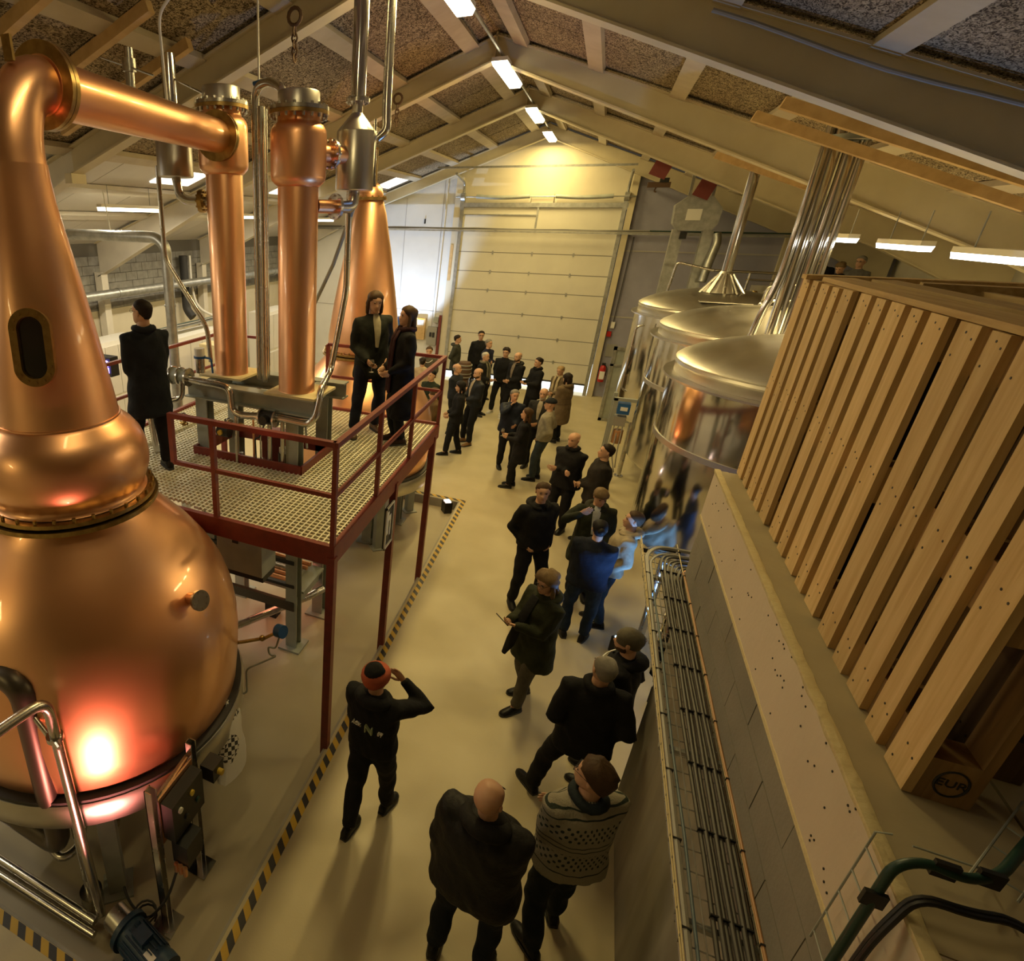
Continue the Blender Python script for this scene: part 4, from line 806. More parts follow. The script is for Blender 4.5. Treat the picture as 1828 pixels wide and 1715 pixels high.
# ------------------------------------------------------------------ right wall, mezzanine, pallets
WX = .94; DZ = 3.44
struct(MB().bx(1.045, 1.25, -3, 4.60, 0, 2.44).build('wall_right_low', MT['concrete']))
WB = struct(MB().bx(WX + .008, 1.25, -3, 4.33, 2.44, 3.10).build('wall_right_block', MT['mortar']))
b0 = None
for r in range(4):
    y = -2.6 + (.3 if r % 2 else 0)
    while y < 4.3:
        y1 = min(y + .6, 4.33); L = y1 - y
        if L > .05:
            if b0 is None and L > .599: b0 = MB().box((0, 0, 0), (.02, .594, .159)).build('block', MT['bigblock'], WB, local=True); b0.location = (WX + .01, (y + y1) / 2, 2.525 + r * .165)
            elif L > .599: inst(b0, 'block', WB, (WX + .01 + random.uniform(-.002, .002), (y + y1) / 2, 2.525 + r * .165))
            else: MB().box((WX + .01, (y + y1) / 2, 2.525 + r * .165), (.02, L - .006, .159)).build('block', MT['bigblock'], WB)
        y += .6
PB = struct(MB().bx(WX - .012, WX + .06, -3, 4.335, 3.10, DZ - .004).build('wall_right_plaster', MT['plaster']))
m = MB()
for k in range(60):
    y = random.uniform(.8, 4.2); z = random.choice((3.16, 3.30, 3.40)) + random.uniform(-.02, .02); m.cyl((WX - .012, y, z), (WX - .0145, y, z), .004, n=6)
q = m.build('screw_holes', MT['dark'], PB); q['kind'] = 'stuff'
# rough plaster edge
m = MB(); R = []
for k in range(121):
    y = -1.5 + k * (4.34 + 1.5) / 120; a = .012 * noise.noise((y * 9, 1, 0)); b = .010 * noise.noise((y * 14, 5, 3))
    R.append([V(WX - .016, y, DZ - .014 + a * 1.2), V(WX - .018, y, DZ + .004), V(WX + .004, y, DZ + .006), V(WX + .016 + b * .5, y, DZ + .003), V(WX + .016 + b * .5, y, DZ - .05)])
struct(m.rings(R).build('trim_parapet_edge', MT['plasteredge']))
R = []
m = MB()
for k in range(121):
    y = -1.5 + k * (4.34 + 1.5) / 120; a = .010 * noise.noise((y * 11, 9, 0))
    R.append([V(WX - .015, y, 3.095), V(WX - .015, y, 3.112 + a), V(WX - .005, y, 3.115 + a), V(WX - .005, y, 3.095)])
struct(m.rings(R).build('trim_plaster_bead', MT['plasteredge']))
MF = struct(MB().bx(WX + .012, 6.4, -3, 4.32, 3.25, DZ - .012).build('floor_mezzanine', MT['dark']))
for i, (x0, x1, y0, y1) in enumerate(((.950, 1.30, -1.2, 1.28), (.950, 1.30, 1.285, 4.32), (1.305, 2.5, -1.2, .9), (1.305, 2.5, .905, 3.0), (1.305, 2.5, 3.005, 4.32), (2.505, 4, -1.2, 4.32))):
    MB().bx(x0, x1 - .004, y0, y1 - .004, DZ - .02, DZ).build('floor_board', MT['deckboard'], MF)
# pallets on end
BW = [.125, .095, .125, .095, .125]; gap = (.8 - sum(BW)) / 4
def pallet(y0, label, mats=('palletwood', 'palletstainshade'), x=1.045, tilt=0.0, z0=DZ, lean=0.0):
    t = thing('wooden_pallet', label, 'pallet', (x, y0, z0), 'pallets standing on end', 0)
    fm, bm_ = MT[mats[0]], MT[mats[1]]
    y = 0
    for w in BW:
        dz = random.uniform(-.004, .004)
        o = MB().box((0, 0, 0), (.022, w, 1.196)).build('top_board', fm, t, local=True, smooth=False); o.location = (.011, y + w / 2, .60 + dz); y += w + gap
    for z in (.0725, .6, 1.1275):
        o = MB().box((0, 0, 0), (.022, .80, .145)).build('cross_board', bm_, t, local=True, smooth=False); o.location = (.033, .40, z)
        for yb in (.05, .40, .75):
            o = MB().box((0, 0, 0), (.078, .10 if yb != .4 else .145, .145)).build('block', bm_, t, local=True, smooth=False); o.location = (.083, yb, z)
    for yb in (.05, .40, .75):
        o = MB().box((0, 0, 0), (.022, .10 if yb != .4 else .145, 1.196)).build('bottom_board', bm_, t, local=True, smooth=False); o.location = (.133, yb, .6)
    nl = MB(); y = 0
    for w in BW:
        for z in (.0725, .6, 1.1275):
            for dy, dz in ((-.3, .03), (.28, -.03), (.05, .045)): nl.cyl((-.001, y + w / 2 + dy * w, z + dz), (.002, y + w / 2 + dy * w, z + dz), .0042, n=6)
        y += w + gap
    nl.build('nails', MT['dark'], t, local=True)['kind'] = 'stuff'
    t.rotation_euler = (lean, 0, tilt)
    return t
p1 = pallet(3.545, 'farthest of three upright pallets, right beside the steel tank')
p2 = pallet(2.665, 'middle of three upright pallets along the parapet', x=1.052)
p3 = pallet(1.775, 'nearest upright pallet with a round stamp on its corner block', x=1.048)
p4 = pallet(1.95, 'dark pallet standing behind the nearest stamped pallet', ('palletdark', 'palletdark'), x=1.225)
p5 = pallet(2.85, 'dark pallet standing behind the middle upright pallet', ('palletdark', 'palletdark'), x=1.23)
p6 = pallet(3.66, 'dark pallet standing behind the farthest upright pallet', ('palletdark', 'palletdark'), x=1.225)
# round stamp
st = MB().tube([(1.048 + .083 + .034 * cos(a), 1.775 - .001, DZ + .0725 + .044 * sin(a)) for a in [k * pi / 12 for k in range(25)]], .003, n=6).build('stamp_ring', MT['dark'], p3)
def text_mesh(txt, size, mat, parent, loc, rot, name, extrude=.001, align='CENTER', local=False):
    cu = bpy.data.curves.new(name, 'FONT'); cu.body = txt; cu.size = size; cu.extrude = extrude; cu.align_x = align; cu.align_y = 'CENTER'
    tmp = bpy.data.objects.new(name, cu); COL.objects.link(tmp); dg = bpy.context.evaluated_depsgraph_get(); me = bpy.data.meshes.new_from_object(tmp.evaluated_get(dg)); bpy.data.objects.remove(tmp)
    o = bpy.data.objects.new(name, me); COL.objects.link(o); me.materials.clear(); me.materials.append(mat); o.parent = parent; o.location = Vector(loc) - (V(0, 0, 0) if local else off(parent)); o.rotation_euler = rot
    return o
text_mesh('EUR', .036, MT['dark'], p3, (1.131, 1.7735, DZ + .0725), (pi / 2, 0, 0), 'stamp_letters')
# boards lying on top of the pallets
for i, (p0_, p1_, w, h, lab) in enumerate((((1.02, 4.25, DZ + 1.213), (2.6, 4.21, DZ + 1.213), .10, .022, 'long board lying across the far end of the pallet tops'),
        ((1.13, 4.1, DZ + 1.213), (1.11, 1.5, DZ + 1.213), .13, .022, 'board lying lengthwise on the pallet tops'),
        ((1.30, 4.05, DZ + 1.213), (1.29, 1.5, DZ + 1.213), .10, .022, 'second board lying lengthwise behind the first one on the pallets'),
        ((1.42, 3.98, DZ + 1.20), (2.6, 3.72, DZ + 1.20), .10, .045, 'thick timber lying slantwise over the pallet tops'))):
    o = MB().bar(p0_, p1_, w, h).build('loose_board', MT['palletflat']); tag(o, lab, 'board')
os_ = thing('plywood_sheet', 'brown rough sheet standing behind the pallets at the picture edge', 'sheet', (1.75, 2.9, DZ)); MB().box((1.62, 3.2, DZ + .6), (.03, 1.6, 1.2)).build('sheet', MT['palletflat'], os_); MB().box((1.60, 3.2, DZ + .6), (.02, .1, 1.2)).build('batten', MT['palletdark'], os_)
# ------------------------------------------------------------------ cable tray on the wall
TZ = 2.615
ct = thing('wire_cable_tray', 'long wire basket cable tray along the block wall', 'cable tray', (.82, 3, TZ))
LX = (.690, .775, .86, .925)
for x in LX: MB().tube([(x, .3, TZ), (x, 4.62, TZ)], .0034, n=6).build('long_wire', MT['galv'], ct)
for x, z in ((.685, TZ + .03), (.685, TZ + .055), (.932, TZ + .04)): MB().tube([(x, .3, z), (x, 4.75, z)], .0034, n=6).build('long_wire', MT['plasteredge'], ct)
cw = None; k = 0
y = .35
while y < 4.7:
    if cw is None: cw = MB().tube([(.685, y, TZ + .055), (.685, y, TZ), (.932, y, TZ), (.932, y, TZ + .04)], .003, n=5).build('cross_wire', MT['galv'], ct); cy0 = y
    else: inst(cw, 'cross_wire', ct, V(0, y - cy0, 0) + off(ct))
    y += .10
for y in (.9, 1.75, 2.6, 3.45, 4.25): MB().bx(.69, .945, y - .012, y + .012, TZ - .03, TZ - .008).build('bracket', MT['galv'], ct)
for x in (.70, .78, .86): MB().tube([(x, 4.62 + (x - .70) * .2, TZ), (x + .1, 4.75, TZ), (1.5, 4.80, TZ)], .0034, bend=.08, n=6).build('long_wire', MT['galv'], ct)
def cable(name, pts, r, mt, lab, grp=None, bend=.1, n=8): return tag(MB().tube(pts, r, bend=bend, n=n).build(name, MT[mt]), lab, 'cable', grp)
for k in range(7):
    x = .802 + k * .0185; z = TZ + .016 + .010 * (k % 2)
    pts = [(x, .3, z)] + [(x + .003 * sin(j * 1.9 + k), .3 + j * .42, z) for j in range(1, 9)] + [(x, 4.20 + .035 * (6 - k), z), (x + .03, 4.36 + .035 * (6 - k), z + .004), (1.25, 4.42 + .035 * (6 - k), z)]
    cable('power_cable', pts, .0092, 'plastic_cable', ('dark tray cable farthest from the wall', 'second dark tray cable counted from the aisle side', 'third dark tray cable counted from the aisle side', 'middle one of the seven dark tray cables', 'third dark tray cable counted from the wall', 'second dark tray cable counted from the wall', 'dark tray cable nearest the wall')[k], 'dark cables packed in the wire tray', bend=.07)
cable('conduit_hose', [(.706, .3, TZ + .03)] + [(.706, .6 + j * .5, TZ + .03) for j in range(8)] + [(.71, 4.50, TZ + .03), (.80, 4.66, TZ + .035), (1.5, 4.70, TZ + .03)], .015, 'greycable', 'thick grey conduit along the outer side of the wire tray', bend=.1)
cable('conduit_hose', [(.735, 4.0, TZ + .012), (.735, 4.45, TZ + .012), (.82, 4.60, TZ + .012), (1.5, 4.64, TZ + .012)], .011, 'greycable', 'short grey conduit bending round the far tray corner', bend=.1)
cable('blue_cable', [(.742 + .004 * sin(j * 2.1), .3 + j * .45, TZ + .012) for j in range(10)], .0065, 'bluecable', 'slim blue grey cable beside the thick conduit in the tray', bend=0)
cable('orange_cable', [(.935 + .002 * sin(j * 3), .3 + j * .4, TZ + .045) for j in range(11)], .0065, 'orangecable', 'orange brown cable along the wall side of the tray', bend=0)
m = MB(); 
for j in range(12):
    y = .6 + j * .36; m.box((.706, y, TZ + .03), (.034, .006, .034)); m.box((.858, y + .1, TZ + .022), (.130, .006, .024)); m.box((.935, y + .05, TZ + .045), (.016, .006, .018))
q = m.build('cable_ties', MT['black'], ct); q['kind'] = 'stuff'
dt = thing('steel_spiral_duct', 'shiny spiral steel duct below the far end of the wire tray', 'duct', (.9, 5.1, .2)); MB().tube([(1.16, 5.0, 1.25), (1.13, 5.0, 2.15), (1.2, 5.05, 2.36), (1.9, 5.2, 2.36)], .09, bend=.2, n=20).build('duct', MT['polished'], dt)
for k in range(5): MB().disc_ring((1.155 - .006 * k, 5.0, 1.35 + .17 * k), (0, 0, 1), .096, .085, .02, 20).build('duct_rib', MT['steel'], dt)
# green hose and its tray over the parapet
tag(MB().tube([(.872, 1.36, 2.85), (.872, 1.37, 3.30), (.895, 1.41, 3.52), (.95, 1.43, 3.545), (1.02, 1.425, 3.535), (1.10, 1.475, 3.53), (1.24, 1.66, 3.535)], .0115, bend=.06, n=14).build('green_hose', MT['greenhose']), 'thick green hose looping over the parapet at the bottom right', 'hose')
gt = thing('parapet_wire_tray', 'small wire tray carrying the green hose over the parapet', 'cable tray', (.92, 1.45, 3.4))
for p in ([(.90, 1.52, 3.05), (.90, 1.52, 3.50), (.93, 1.52, 3.51)], [(.90, 1.42, 3.05), (.90, 1.42, 3.45)], [(.98, 1.53, 3.485), (1.10, 1.53, 3.485), (1.10, 1.48, 3.485)], [(1.06, 1.48, 3.49), (1.30, 1.82, 3.49)], [(1.14, 1.46, 3.49), (1.36, 1.76, 3.49)]):
    MB().tube(p, .0028, n=6).build('long_wire', MT['stand'], gt)
for k in range(5): MB().tube([(.90, 1.40, 3.08 + .09 * k), (.90, 1.52, 3.08 + .09 * k)], .0025, n=5).build('cross_wire', MT['stand'], gt)
for k in range(4): MB().tube([(1.10 + .06 * k, 1.53 + .085 * k, 3.49), (1.165 + .055 * k, 1.49 + .075 * k, 3.49)], .0025, n=5).build('cross_wire', MT['stand'], gt)
for i, (x, y, z) in enumerate(((.882, 1.385, 3.42), (.985, 1.428, 3.54), (1.075, 1.455, 3.533))): MB().box((x, y, z), (.045, .012, .045)).build('hose_clip', MT['black'], gt)
for k, (dx, mt) in enumerate(((.018, 'dark'), (.03, 'black'))): tag(MB().tube([(.875, 1.34 - dx, 2.9), (.876, 1.34 - dx, 3.38), (.93, 1.39 - dx, 3.50), (1.02, 1.39 - dx, 3.50), (1.12, 1.43 - dx, 3.49), (1.19, 1.33 - dx, 3.48)], .007, bend=.06, n=8).build('thin_cable', MT[mt]), ('black thin cable running beside the green hose', 'second thin black cable beside the green hose')[k], 'cable')
# ------------------------------------------------------------------ things round the near still
sp = thing('control_panel_stand', 'steel stand with black control panel in front of the near still', 'control panel', (-2.1, 2.25, PIT))
for (x, y, zt) in ((-2.1, 2.02, 1.34), (-2.12, 2.50, 1.30)):
    u = MB(); u.bx(x - .03, x + .03, y - .03, y - .022, PIT, zt); u.bx(x - .03, x + .03, y + .022, y + .03, PIT, zt); u.bx(x - .03, x - .022, y - .03, y + .03, PIT, zt); uo = u.build('upright', MT['steel'], sp); MB().bx(x - .09, x + .09, y - .09, y + .09, PIT, PIT + .014).build('base_plate', MT['steel'], uo)
MB().bar((-2.1, 2.05, 1.2), (-2.12, 2.47, 1.2), .02, .04).build('cross_bar', MT['steel'], sp)
MB().bx(-2.10, -2.085, 2.06, 2.46, .72, 1.18).build('back_plate', MT['copper'], sp)
pb = MB().bx(-2.08, -1.98, 2.08, 2.44, .78, 1.14).build('panel_box', MT['black'], sp)
for y, z, mt in ((2.16, 1.04, 'white'), (2.30, 1.06, 'yellow'), (2.36, .92, 'greenhose'), (2.22, .9, 'black')): MB().cyl((-1.98, y, z), (-1.965, y, z), .022, n=12).build('button', MT[mt], pb)
MB().bx(-2.04, -1.9, 2.10, 2.28, .52, .74).build('terminal_box', MT['black'], sp); eb = MB().bx(-2.06, -1.94, 2.52, 2.66, .92, 1.06).build('emergency_box', MT['black'], sp); MB().cyl((-1.94, 2.59, .99), (-1.9, 2.59, .99), .025, n=12).build('yellow_stop', MT['yellow'], eb)
for k in range(3): MB().cyl((-2.0 + .04 * k, 2.08, .46), (-2.0 + .04 * k, 2.08, .54), .018, n=8).build('cable_gland', MT['copper'], sp)
MB().tube([(-2.0, 2.08, .46), (-2.05, 2.0, .2), (-2.2, 1.9, -.05), (-2.5, 2.0, -.15), (-2.9, 2.3, .1), (-2.9, 2.4, .5)], .011, bend=.12).build('panel_cable', MT['rubber'], sp)
MB().tube([(-2.25 + .08 * cos(a), 1.95 + .08 * sin(a), -.10 + .008 * a) for a in [k * pi / 6 for k in range(25)]], .008, n=6).build('cable_coil', MT['rubber'], sp)
mo = thing('pump_motor', 'dark blue electric pump motor on the sunken floor at the bottom left', 'motor', (-2.25, 1.76, PIT))
MB().cyl((-2.36, 1.70, .0), (-2.02, 1.62, .0), .125, n=28).build('motor_body', MT['motorblue'], mo); MB().cyl((-2.02, 1.62, .0), (-1.95, 1.604, .0), .13, n=28).build('fan_cover', MT['motorblue'], mo)
MB().cyl((-2.40, 1.709, 0), (-2.36, 1.70, 0), .15, n=28).build('front_flange', MT['motorblue'], mo)
m = MB(); 
for k in range(10):
    a = pi * k / 9; d = V(.97, -.23, 0); u = V(.23, .97, 0); p = V(-2.19, 1.66, 0) + (u * cos(a) + V(0, 0, 1) * sin(a)) * .128; MB().bar(p - d * .13, p + d * .13, .008, .02).build('cooling_fin', MT['motorblue'], mo)
MB().box((-2.2, 1.67, .14), (.12, .10, .07), -.23).build('terminal_box', MT['motorblue'], mo); MB().box((-2.08, 1.60, .122), (.09, .05, .004), -.23).build('type_plate', MT['white'], mo)
MB().bx(-2.34, -2.0, 1.56, 1.76, PIT, -.12).build('foot', MT['motorblue'], mo); MB().cyl((-2.55, 1.74, 0), (-2.40, 1.709, 0), .10, n=24).build('pump_head', MT['steel'], mo)
mo.location = Vector(mo.location) + V(.12, .07, 0)
fp = thing('near_still_pipework', 'steel pipes and insulated riser in front of the near still', 'pipework', (-2.8, 1.8, PIT))
def fpp(name, pts, r, mt='steel', bend=.12, n=16): return MB().tube(pts, r, bend=bend, n=n).build(name, MT[mt], fp)
fpp('tall_pipe', [(-2.54, 1.78, -.02), (-2.64, 1.79, 2.12), (-2.66, 1.45, 2.16), (-2.66, .9, 2.18)], .036)
fpp('insulated_riser', [(-3.8, 1.85, .50), (-2.90, 1.82, .50), (-2.90, 1.82, 2.10), (-3.8, 1.85, 2.14)], .085, 'lagging', .14, 20)
fpp('floor_pipe', [(-4.6, 1.72, -.02), (-2.54, 1.72, -.02)], .034); fpp('floor_pipe', [(-4.6, 1.64, -.06), (-2.5, 1.66, -.06)], .030)
fpp('thin_pipe', [(-2.80, 1.95, -.1), (-2.82, 1.95, 1.3), (-2.9, 2.0, 1.36)], .020); fpp('riser_pipe', [(-2.72, 1.86, -.1), (-2.78, 1.9, 1.1)], .04)
fpp('side_pipe', [(-3.10, 1.82, 2.05), (-3.06, 1.76, 1.3), (-3.15, 1.75, 1.2), (-3.4, 1.8, 1.2)], .026, bend=.08)
fpp('side_pipe', [(-2.64, 1.78, 1.75), (-2.9, 1.82, 1.9)], .018)
fpp('floor_loop', [(-3.3, 1.95, .1), (-3.05, 1.9, .1), (-3.0, 2.05, .12), (-3.15, 2.25, .15), (-3.4, 2.2, .2)], .035, bend=.1)
MB().cyl((-2.72, 1.86, -.14), (-2.72, 1.86, .02), .085, n=20).build('pump_casing', MT['steel'], fp)
MB().disc_ring((-2.635, 1.79, 1.80), (0, 0, 1), .055, .034, .035, 18).build('pipe_clamp', MT['steel'], fp); MB().cyl((-2.60, 1.76, 1.80), (-2.54, 1.74, 1.80), .016, n=8).build('clamp_bolt', MT['steel'], fp)
dt2 = MB().lathe([(.06, .55), (.10, .50), (.10, .30), (.05, .24), (.03, .12)], (-2.86, 2.32, 0), 24).build('drain_valve', MT['steel'], fp); MB().disc_ring((-2.86, 2.32, .56), (0, 0, 1), .16, .06, .03, 24).build('valve_flange', MT['black'], dt2)
# crumpled bag beside the still
m = MB(); R = []
for k in range(9):
    t_ = k / 8; zz = .16 + .62 * t_; wv = .19 - .05 * t_ - (.12 * max(0, t_ - .75) * 4)
    R.append([V(-2.10 + (wv * .55) * cos(a) * (1 + .25 * noise.noise((a * 2, zz * 6, 1))) - .10 * t_, 2.98 + wv * sin(a) * (1 + .3 * noise.noise((a * 2, zz * 5, 4))) + .12 * t_, zz + .04 * noise.noise((a * 3, zz, 8))) for a in [2 * pi * i / 18 for i in range(18)]])
def bagmat():
    m_ = bpy.data.materials.new('bag'); m_.use_nodes = True; nt = m_.node_tree; N = nt.nodes; L = nt.links; b = N['Principled BSDF']; b.inputs['Roughness'].default_value = .4
    g = N.new('ShaderNodeTexCoord'); mp = N.new('ShaderNodeMapping'); mp.inputs['Scale'].default_value = (9, 9, 9); mp.inputs['Rotation'].default_value = (.5, .4, .6); L.new(g.outputs['Object'], mp.inputs[0])
    c = N.new('ShaderNodeTexChecker'); c.inputs['Scale'].default_value = 3.2; c.inputs['Color1'].default_value = (.72, .70, .64, 1); c.inputs['Color2'].default_value = (.03, .03, .03, 1); L.new(mp.outputs[0], c.inputs[0])
    n = N.new('ShaderNodeTexNoise'); n.inputs['Scale'].default_value = .35; L.new(mp.outputs[0], n.inputs[0]); r = N.new('ShaderNodeMath'); r.operation = 'GREATER_THAN'; r.inputs[1].default_value = .52; L.new(n.outputs['Fac'], r.inputs[0])
    mx = N.new('ShaderNodeMix'); mx.data_type = 'RGBA'; mx.inputs[6].default_value = (.72, .70, .64, 1); L.new(r.outputs[0], mx.inputs[0]); L.new(c.outputs[0], mx.inputs[7]); L.new(mx.outputs[2], b.inputs['Base Color']); MT['bag'] = m_
bagmat()
R = [[p + V(-.02, .05, .30) for p in r] for r in R]
bg = m.rings(R).build('plastic_bag', MT['bag']); tag(bg, 'crumpled white and black patterned bag hung beside the near still', 'bag')
# ------------------------------------------------------------------ people
HEAD = [(0.0, .026, .070, -.006), (.05, .042, .086, -.03), (.13, .055, .091, -.055), (.22, .062, .090, -.070), (.31, .066, .089, -.083), (.36, .068, .089, -.088), (.42, .070, .088, -.093), (.52, .073, .085, -.100), (.60, .0755, .091, -.104), (.70, .077, .088, -.106), (.80, .074, .078, -.100), (.88, .064, .060, -.085), (.95, .043, .035, -.055), (1.0, .012, .006, -.014)]
HN = 20; HH = .228
def sgn(v): return -1.0 if v < 0 else 1.0
def headring(t, w, yf, yb, face=True, grow=None):
    P = []
    for i in range(HN):
        th = 2 * pi * i / HN; x = w * sgn(sin(th)) * abs(sin(th)) ** .9; c = cos(th); y = (yf if c > 0 else -yb) * sgn(c) * abs(c) ** .9
        if face:
            k = min(i, HN - i)
            if .29 < t < .55: y += {0: 1.0, 1: .28}.get(k, 0) * {.31: .020, .36: .027, .42: .018, .52: .006}.get(t, 0)
            if t == .52 and k == 2: y -= .007
            if t == .60 and k in (1, 2): y += .003
            if t == .22 and k <= 1: y += .005
            if t == .13 and k <= 1: y -= .003
        p = Vector((x, y, t * HH))
        if grow is not None:
            g = grow(th, t); n = Vector((sin(th) * .9, cos(th), .0)); 
            if t > .75: n = n * (1 - (t - .75) * 3.2) + Vector((0, 0, (t - .75) * 4))
            p = p + n.normalized() * g
        P.append(p)
    return P
def sstep(a, b, x): x = min(1, max(0, (x - a) / (b - a))); return x * x * (3 - 2 * x)
def hairline(th, hf, hs, hb):
    c = cos(th); return hs + (hf - hs) * max(0, c) ** .7 if c > 0 else hs + (hb - hs) * (-c) ** .8
def headshell(fn): return [headring(*h, face=False, grow=fn) for h in HEAD]
def ik(S, T, l1, l2, hint):
    d = T - S; L = min(d.length, (l1 + l2) * .995); dn = d.normalized(); a = (l1 * l1 - l2 * l2 + L * L) / (2 * L); h = sqrt(max(0, l1 * l1 - a * a))
    hn = Vector(hint) - dn * Vector(hint).dot(dn); hn.normalize(); return S + dn * a + hn * h, S + dn * L
def remeshed(mb, name, mat, parent, vox, it=5, fac=.6, wr=0):
    me = bpy.data.meshes.new('tmp'); me.from_pydata([tuple(p) for p in mb.v], [], mb.f)
    bm = bmesh.new(); bm.from_mesh(me); bmesh.ops.recalc_face_normals(bm, faces=bm.faces); bm.to_mesh(me); bm.free()
    o = bpy.data.objects.new('tmp', me); COL.objects.link(o)
    r = o.modifiers.new('r', 'REMESH'); r.mode = 'VOXEL'; r.voxel_size = vox
    s = o.modifiers.new('s', 'SMOOTH'); s.iterations = it; s.factor = fac
    dg = bpy.context.evaluated_depsgraph_get(); m2 = bpy.data.meshes.new_from_object(o.evaluated_get(dg)); bpy.data.objects.remove(o); bpy.data.meshes.remove(me)
    if wr:
        n = len(m2.vertices); co = np.empty(n * 3, 'f'); no = np.empty(n * 3, 'f'); m2.vertices.foreach_get('co', co); m2.vertices.foreach_get('normal', no); co = co.reshape(-1, 3); no = no.reshape(-1, 3)
        x_, y_, z_ = co.T; q1 = np.sin(9 * x_ + 14 * z_ + 3 * np.sin(7 * y_ + wr)) * np.sin(11 * y_ - 9 * z_ + wr) ; q2 = np.sin(31 * z_ + 12 * x_ + 4 * np.sin(13 * x_ + 9 * y_ + wr)) * np.sin(17 * (x_ - y_) + 2 * wr)
        co = co + no * (.007 * q1 + .0045 * q2)[:, None]; m2.vertices.foreach_set('co', co.ravel()); m2.update()
    m2.name = name; m2.materials.clear(); m2.materials.append(mat); m2.shade_smooth()
    q = bpy.data.objects.new(name, m2); COL.objects.link(q); q.parent = parent
    return q
def hand(mb, W_, d, pn, curl, side, s):
    d = d.normalized(); pn = (pn - d * pn.dot(d)); pn = pn.normalized() if pn.length > .01 else frame(d)[0]; sd = d.cross(pn)
    # palm
    R = []
    for t, w, h in ((-.02, .022, .018), (.0, .026, .017), (.03, .036, .016), (.065, .040, .014), (.09, .038, .011)):
        R.append([W_ + d * t * s + (sd * cos(a) * w + pn * sin(a) * h) * s for a in [2 * pi * i / 8 for i in range(8)]])
    mb.rings(R)
    for k, (o, L) in enumerate(((-.029, .064), (-.010, .076), (.010, .071), (.028, .054))):
        b = W_ + (d * .082 + sd * o) * s; p = [b]; dd = d.copy(); 
        for j, fl in enumerate((.42, .33, .25)):
            ang = curl * (.5 + .45 * j); dd = (d * cos(ang) + pn * sin(ang)).normalized(); p.append(p[-1] + dd * L * fl * s)
        mb.tube(p, [.0085 * s, .008 * s, .0072 * s, .0058 * s], n=6)
    b = W_ + (d * .022 + sd * (-.030 * side)) * s; td = (d * .75 - sd * side * .62 + pn * .35).normalized(); td2 = (d * .9 + pn * (.3 + .4 * curl)).normalized()
    mb.tube([b, b + td * .035 * s, b + td * .035 * s + td2 * .03 * s, b + td * .035 * s + td2 * .052 * s], [.011 * s, .0105 * s, .009 * s, .0065 * s], n=6)
ARM = dict(down=(.26, .04, .80), pocket=(.165, .06, .965), phone=(.05, .33, 1.18), cross=(-.08, .21, 1.16), front=(.04, .235, 1.06), glass=(.10, .29, 1.12), mouth=(.13, .22, 1.50), back=(.10, -.16, .92), raised=(.20, .26, 1.46), low=(.14, .20, .98), neck=(.09, .14, 1.46))
CM = {}
def cmat(col, rough=.85, kind='cloth'):
    k = (tuple(round(c, 3) for c in col), rough, kind)
    if k not in CM:
        d = tuple(c * .72 for c in col); CM[k] = pm('cloth_%d' % len(CM), col, rough, col2=d, vs=9, bump=.35 if kind == 'cloth' else .15, bs=22 if kind == 'cloth' else 60, coords='obj', spec=.2)
    return CM[k]
pm('skin', (.56, .335, .215), .5, col2=(.51, .29, .18), vs=14, coords='obj', spec=.35)
pm('eye', (.02, .014, .010), .3)
pm('lips', (.38, .16, .11), .5)
HAIRC = dict(dark=(.022, .014, .010), brown=(.075, .042, .020), blond=(.36, .25, .12), grey=(.24, .22, .19), white=(.50, .47, .42), light=(.19, .125, .06), black=(.010, .008, .008))
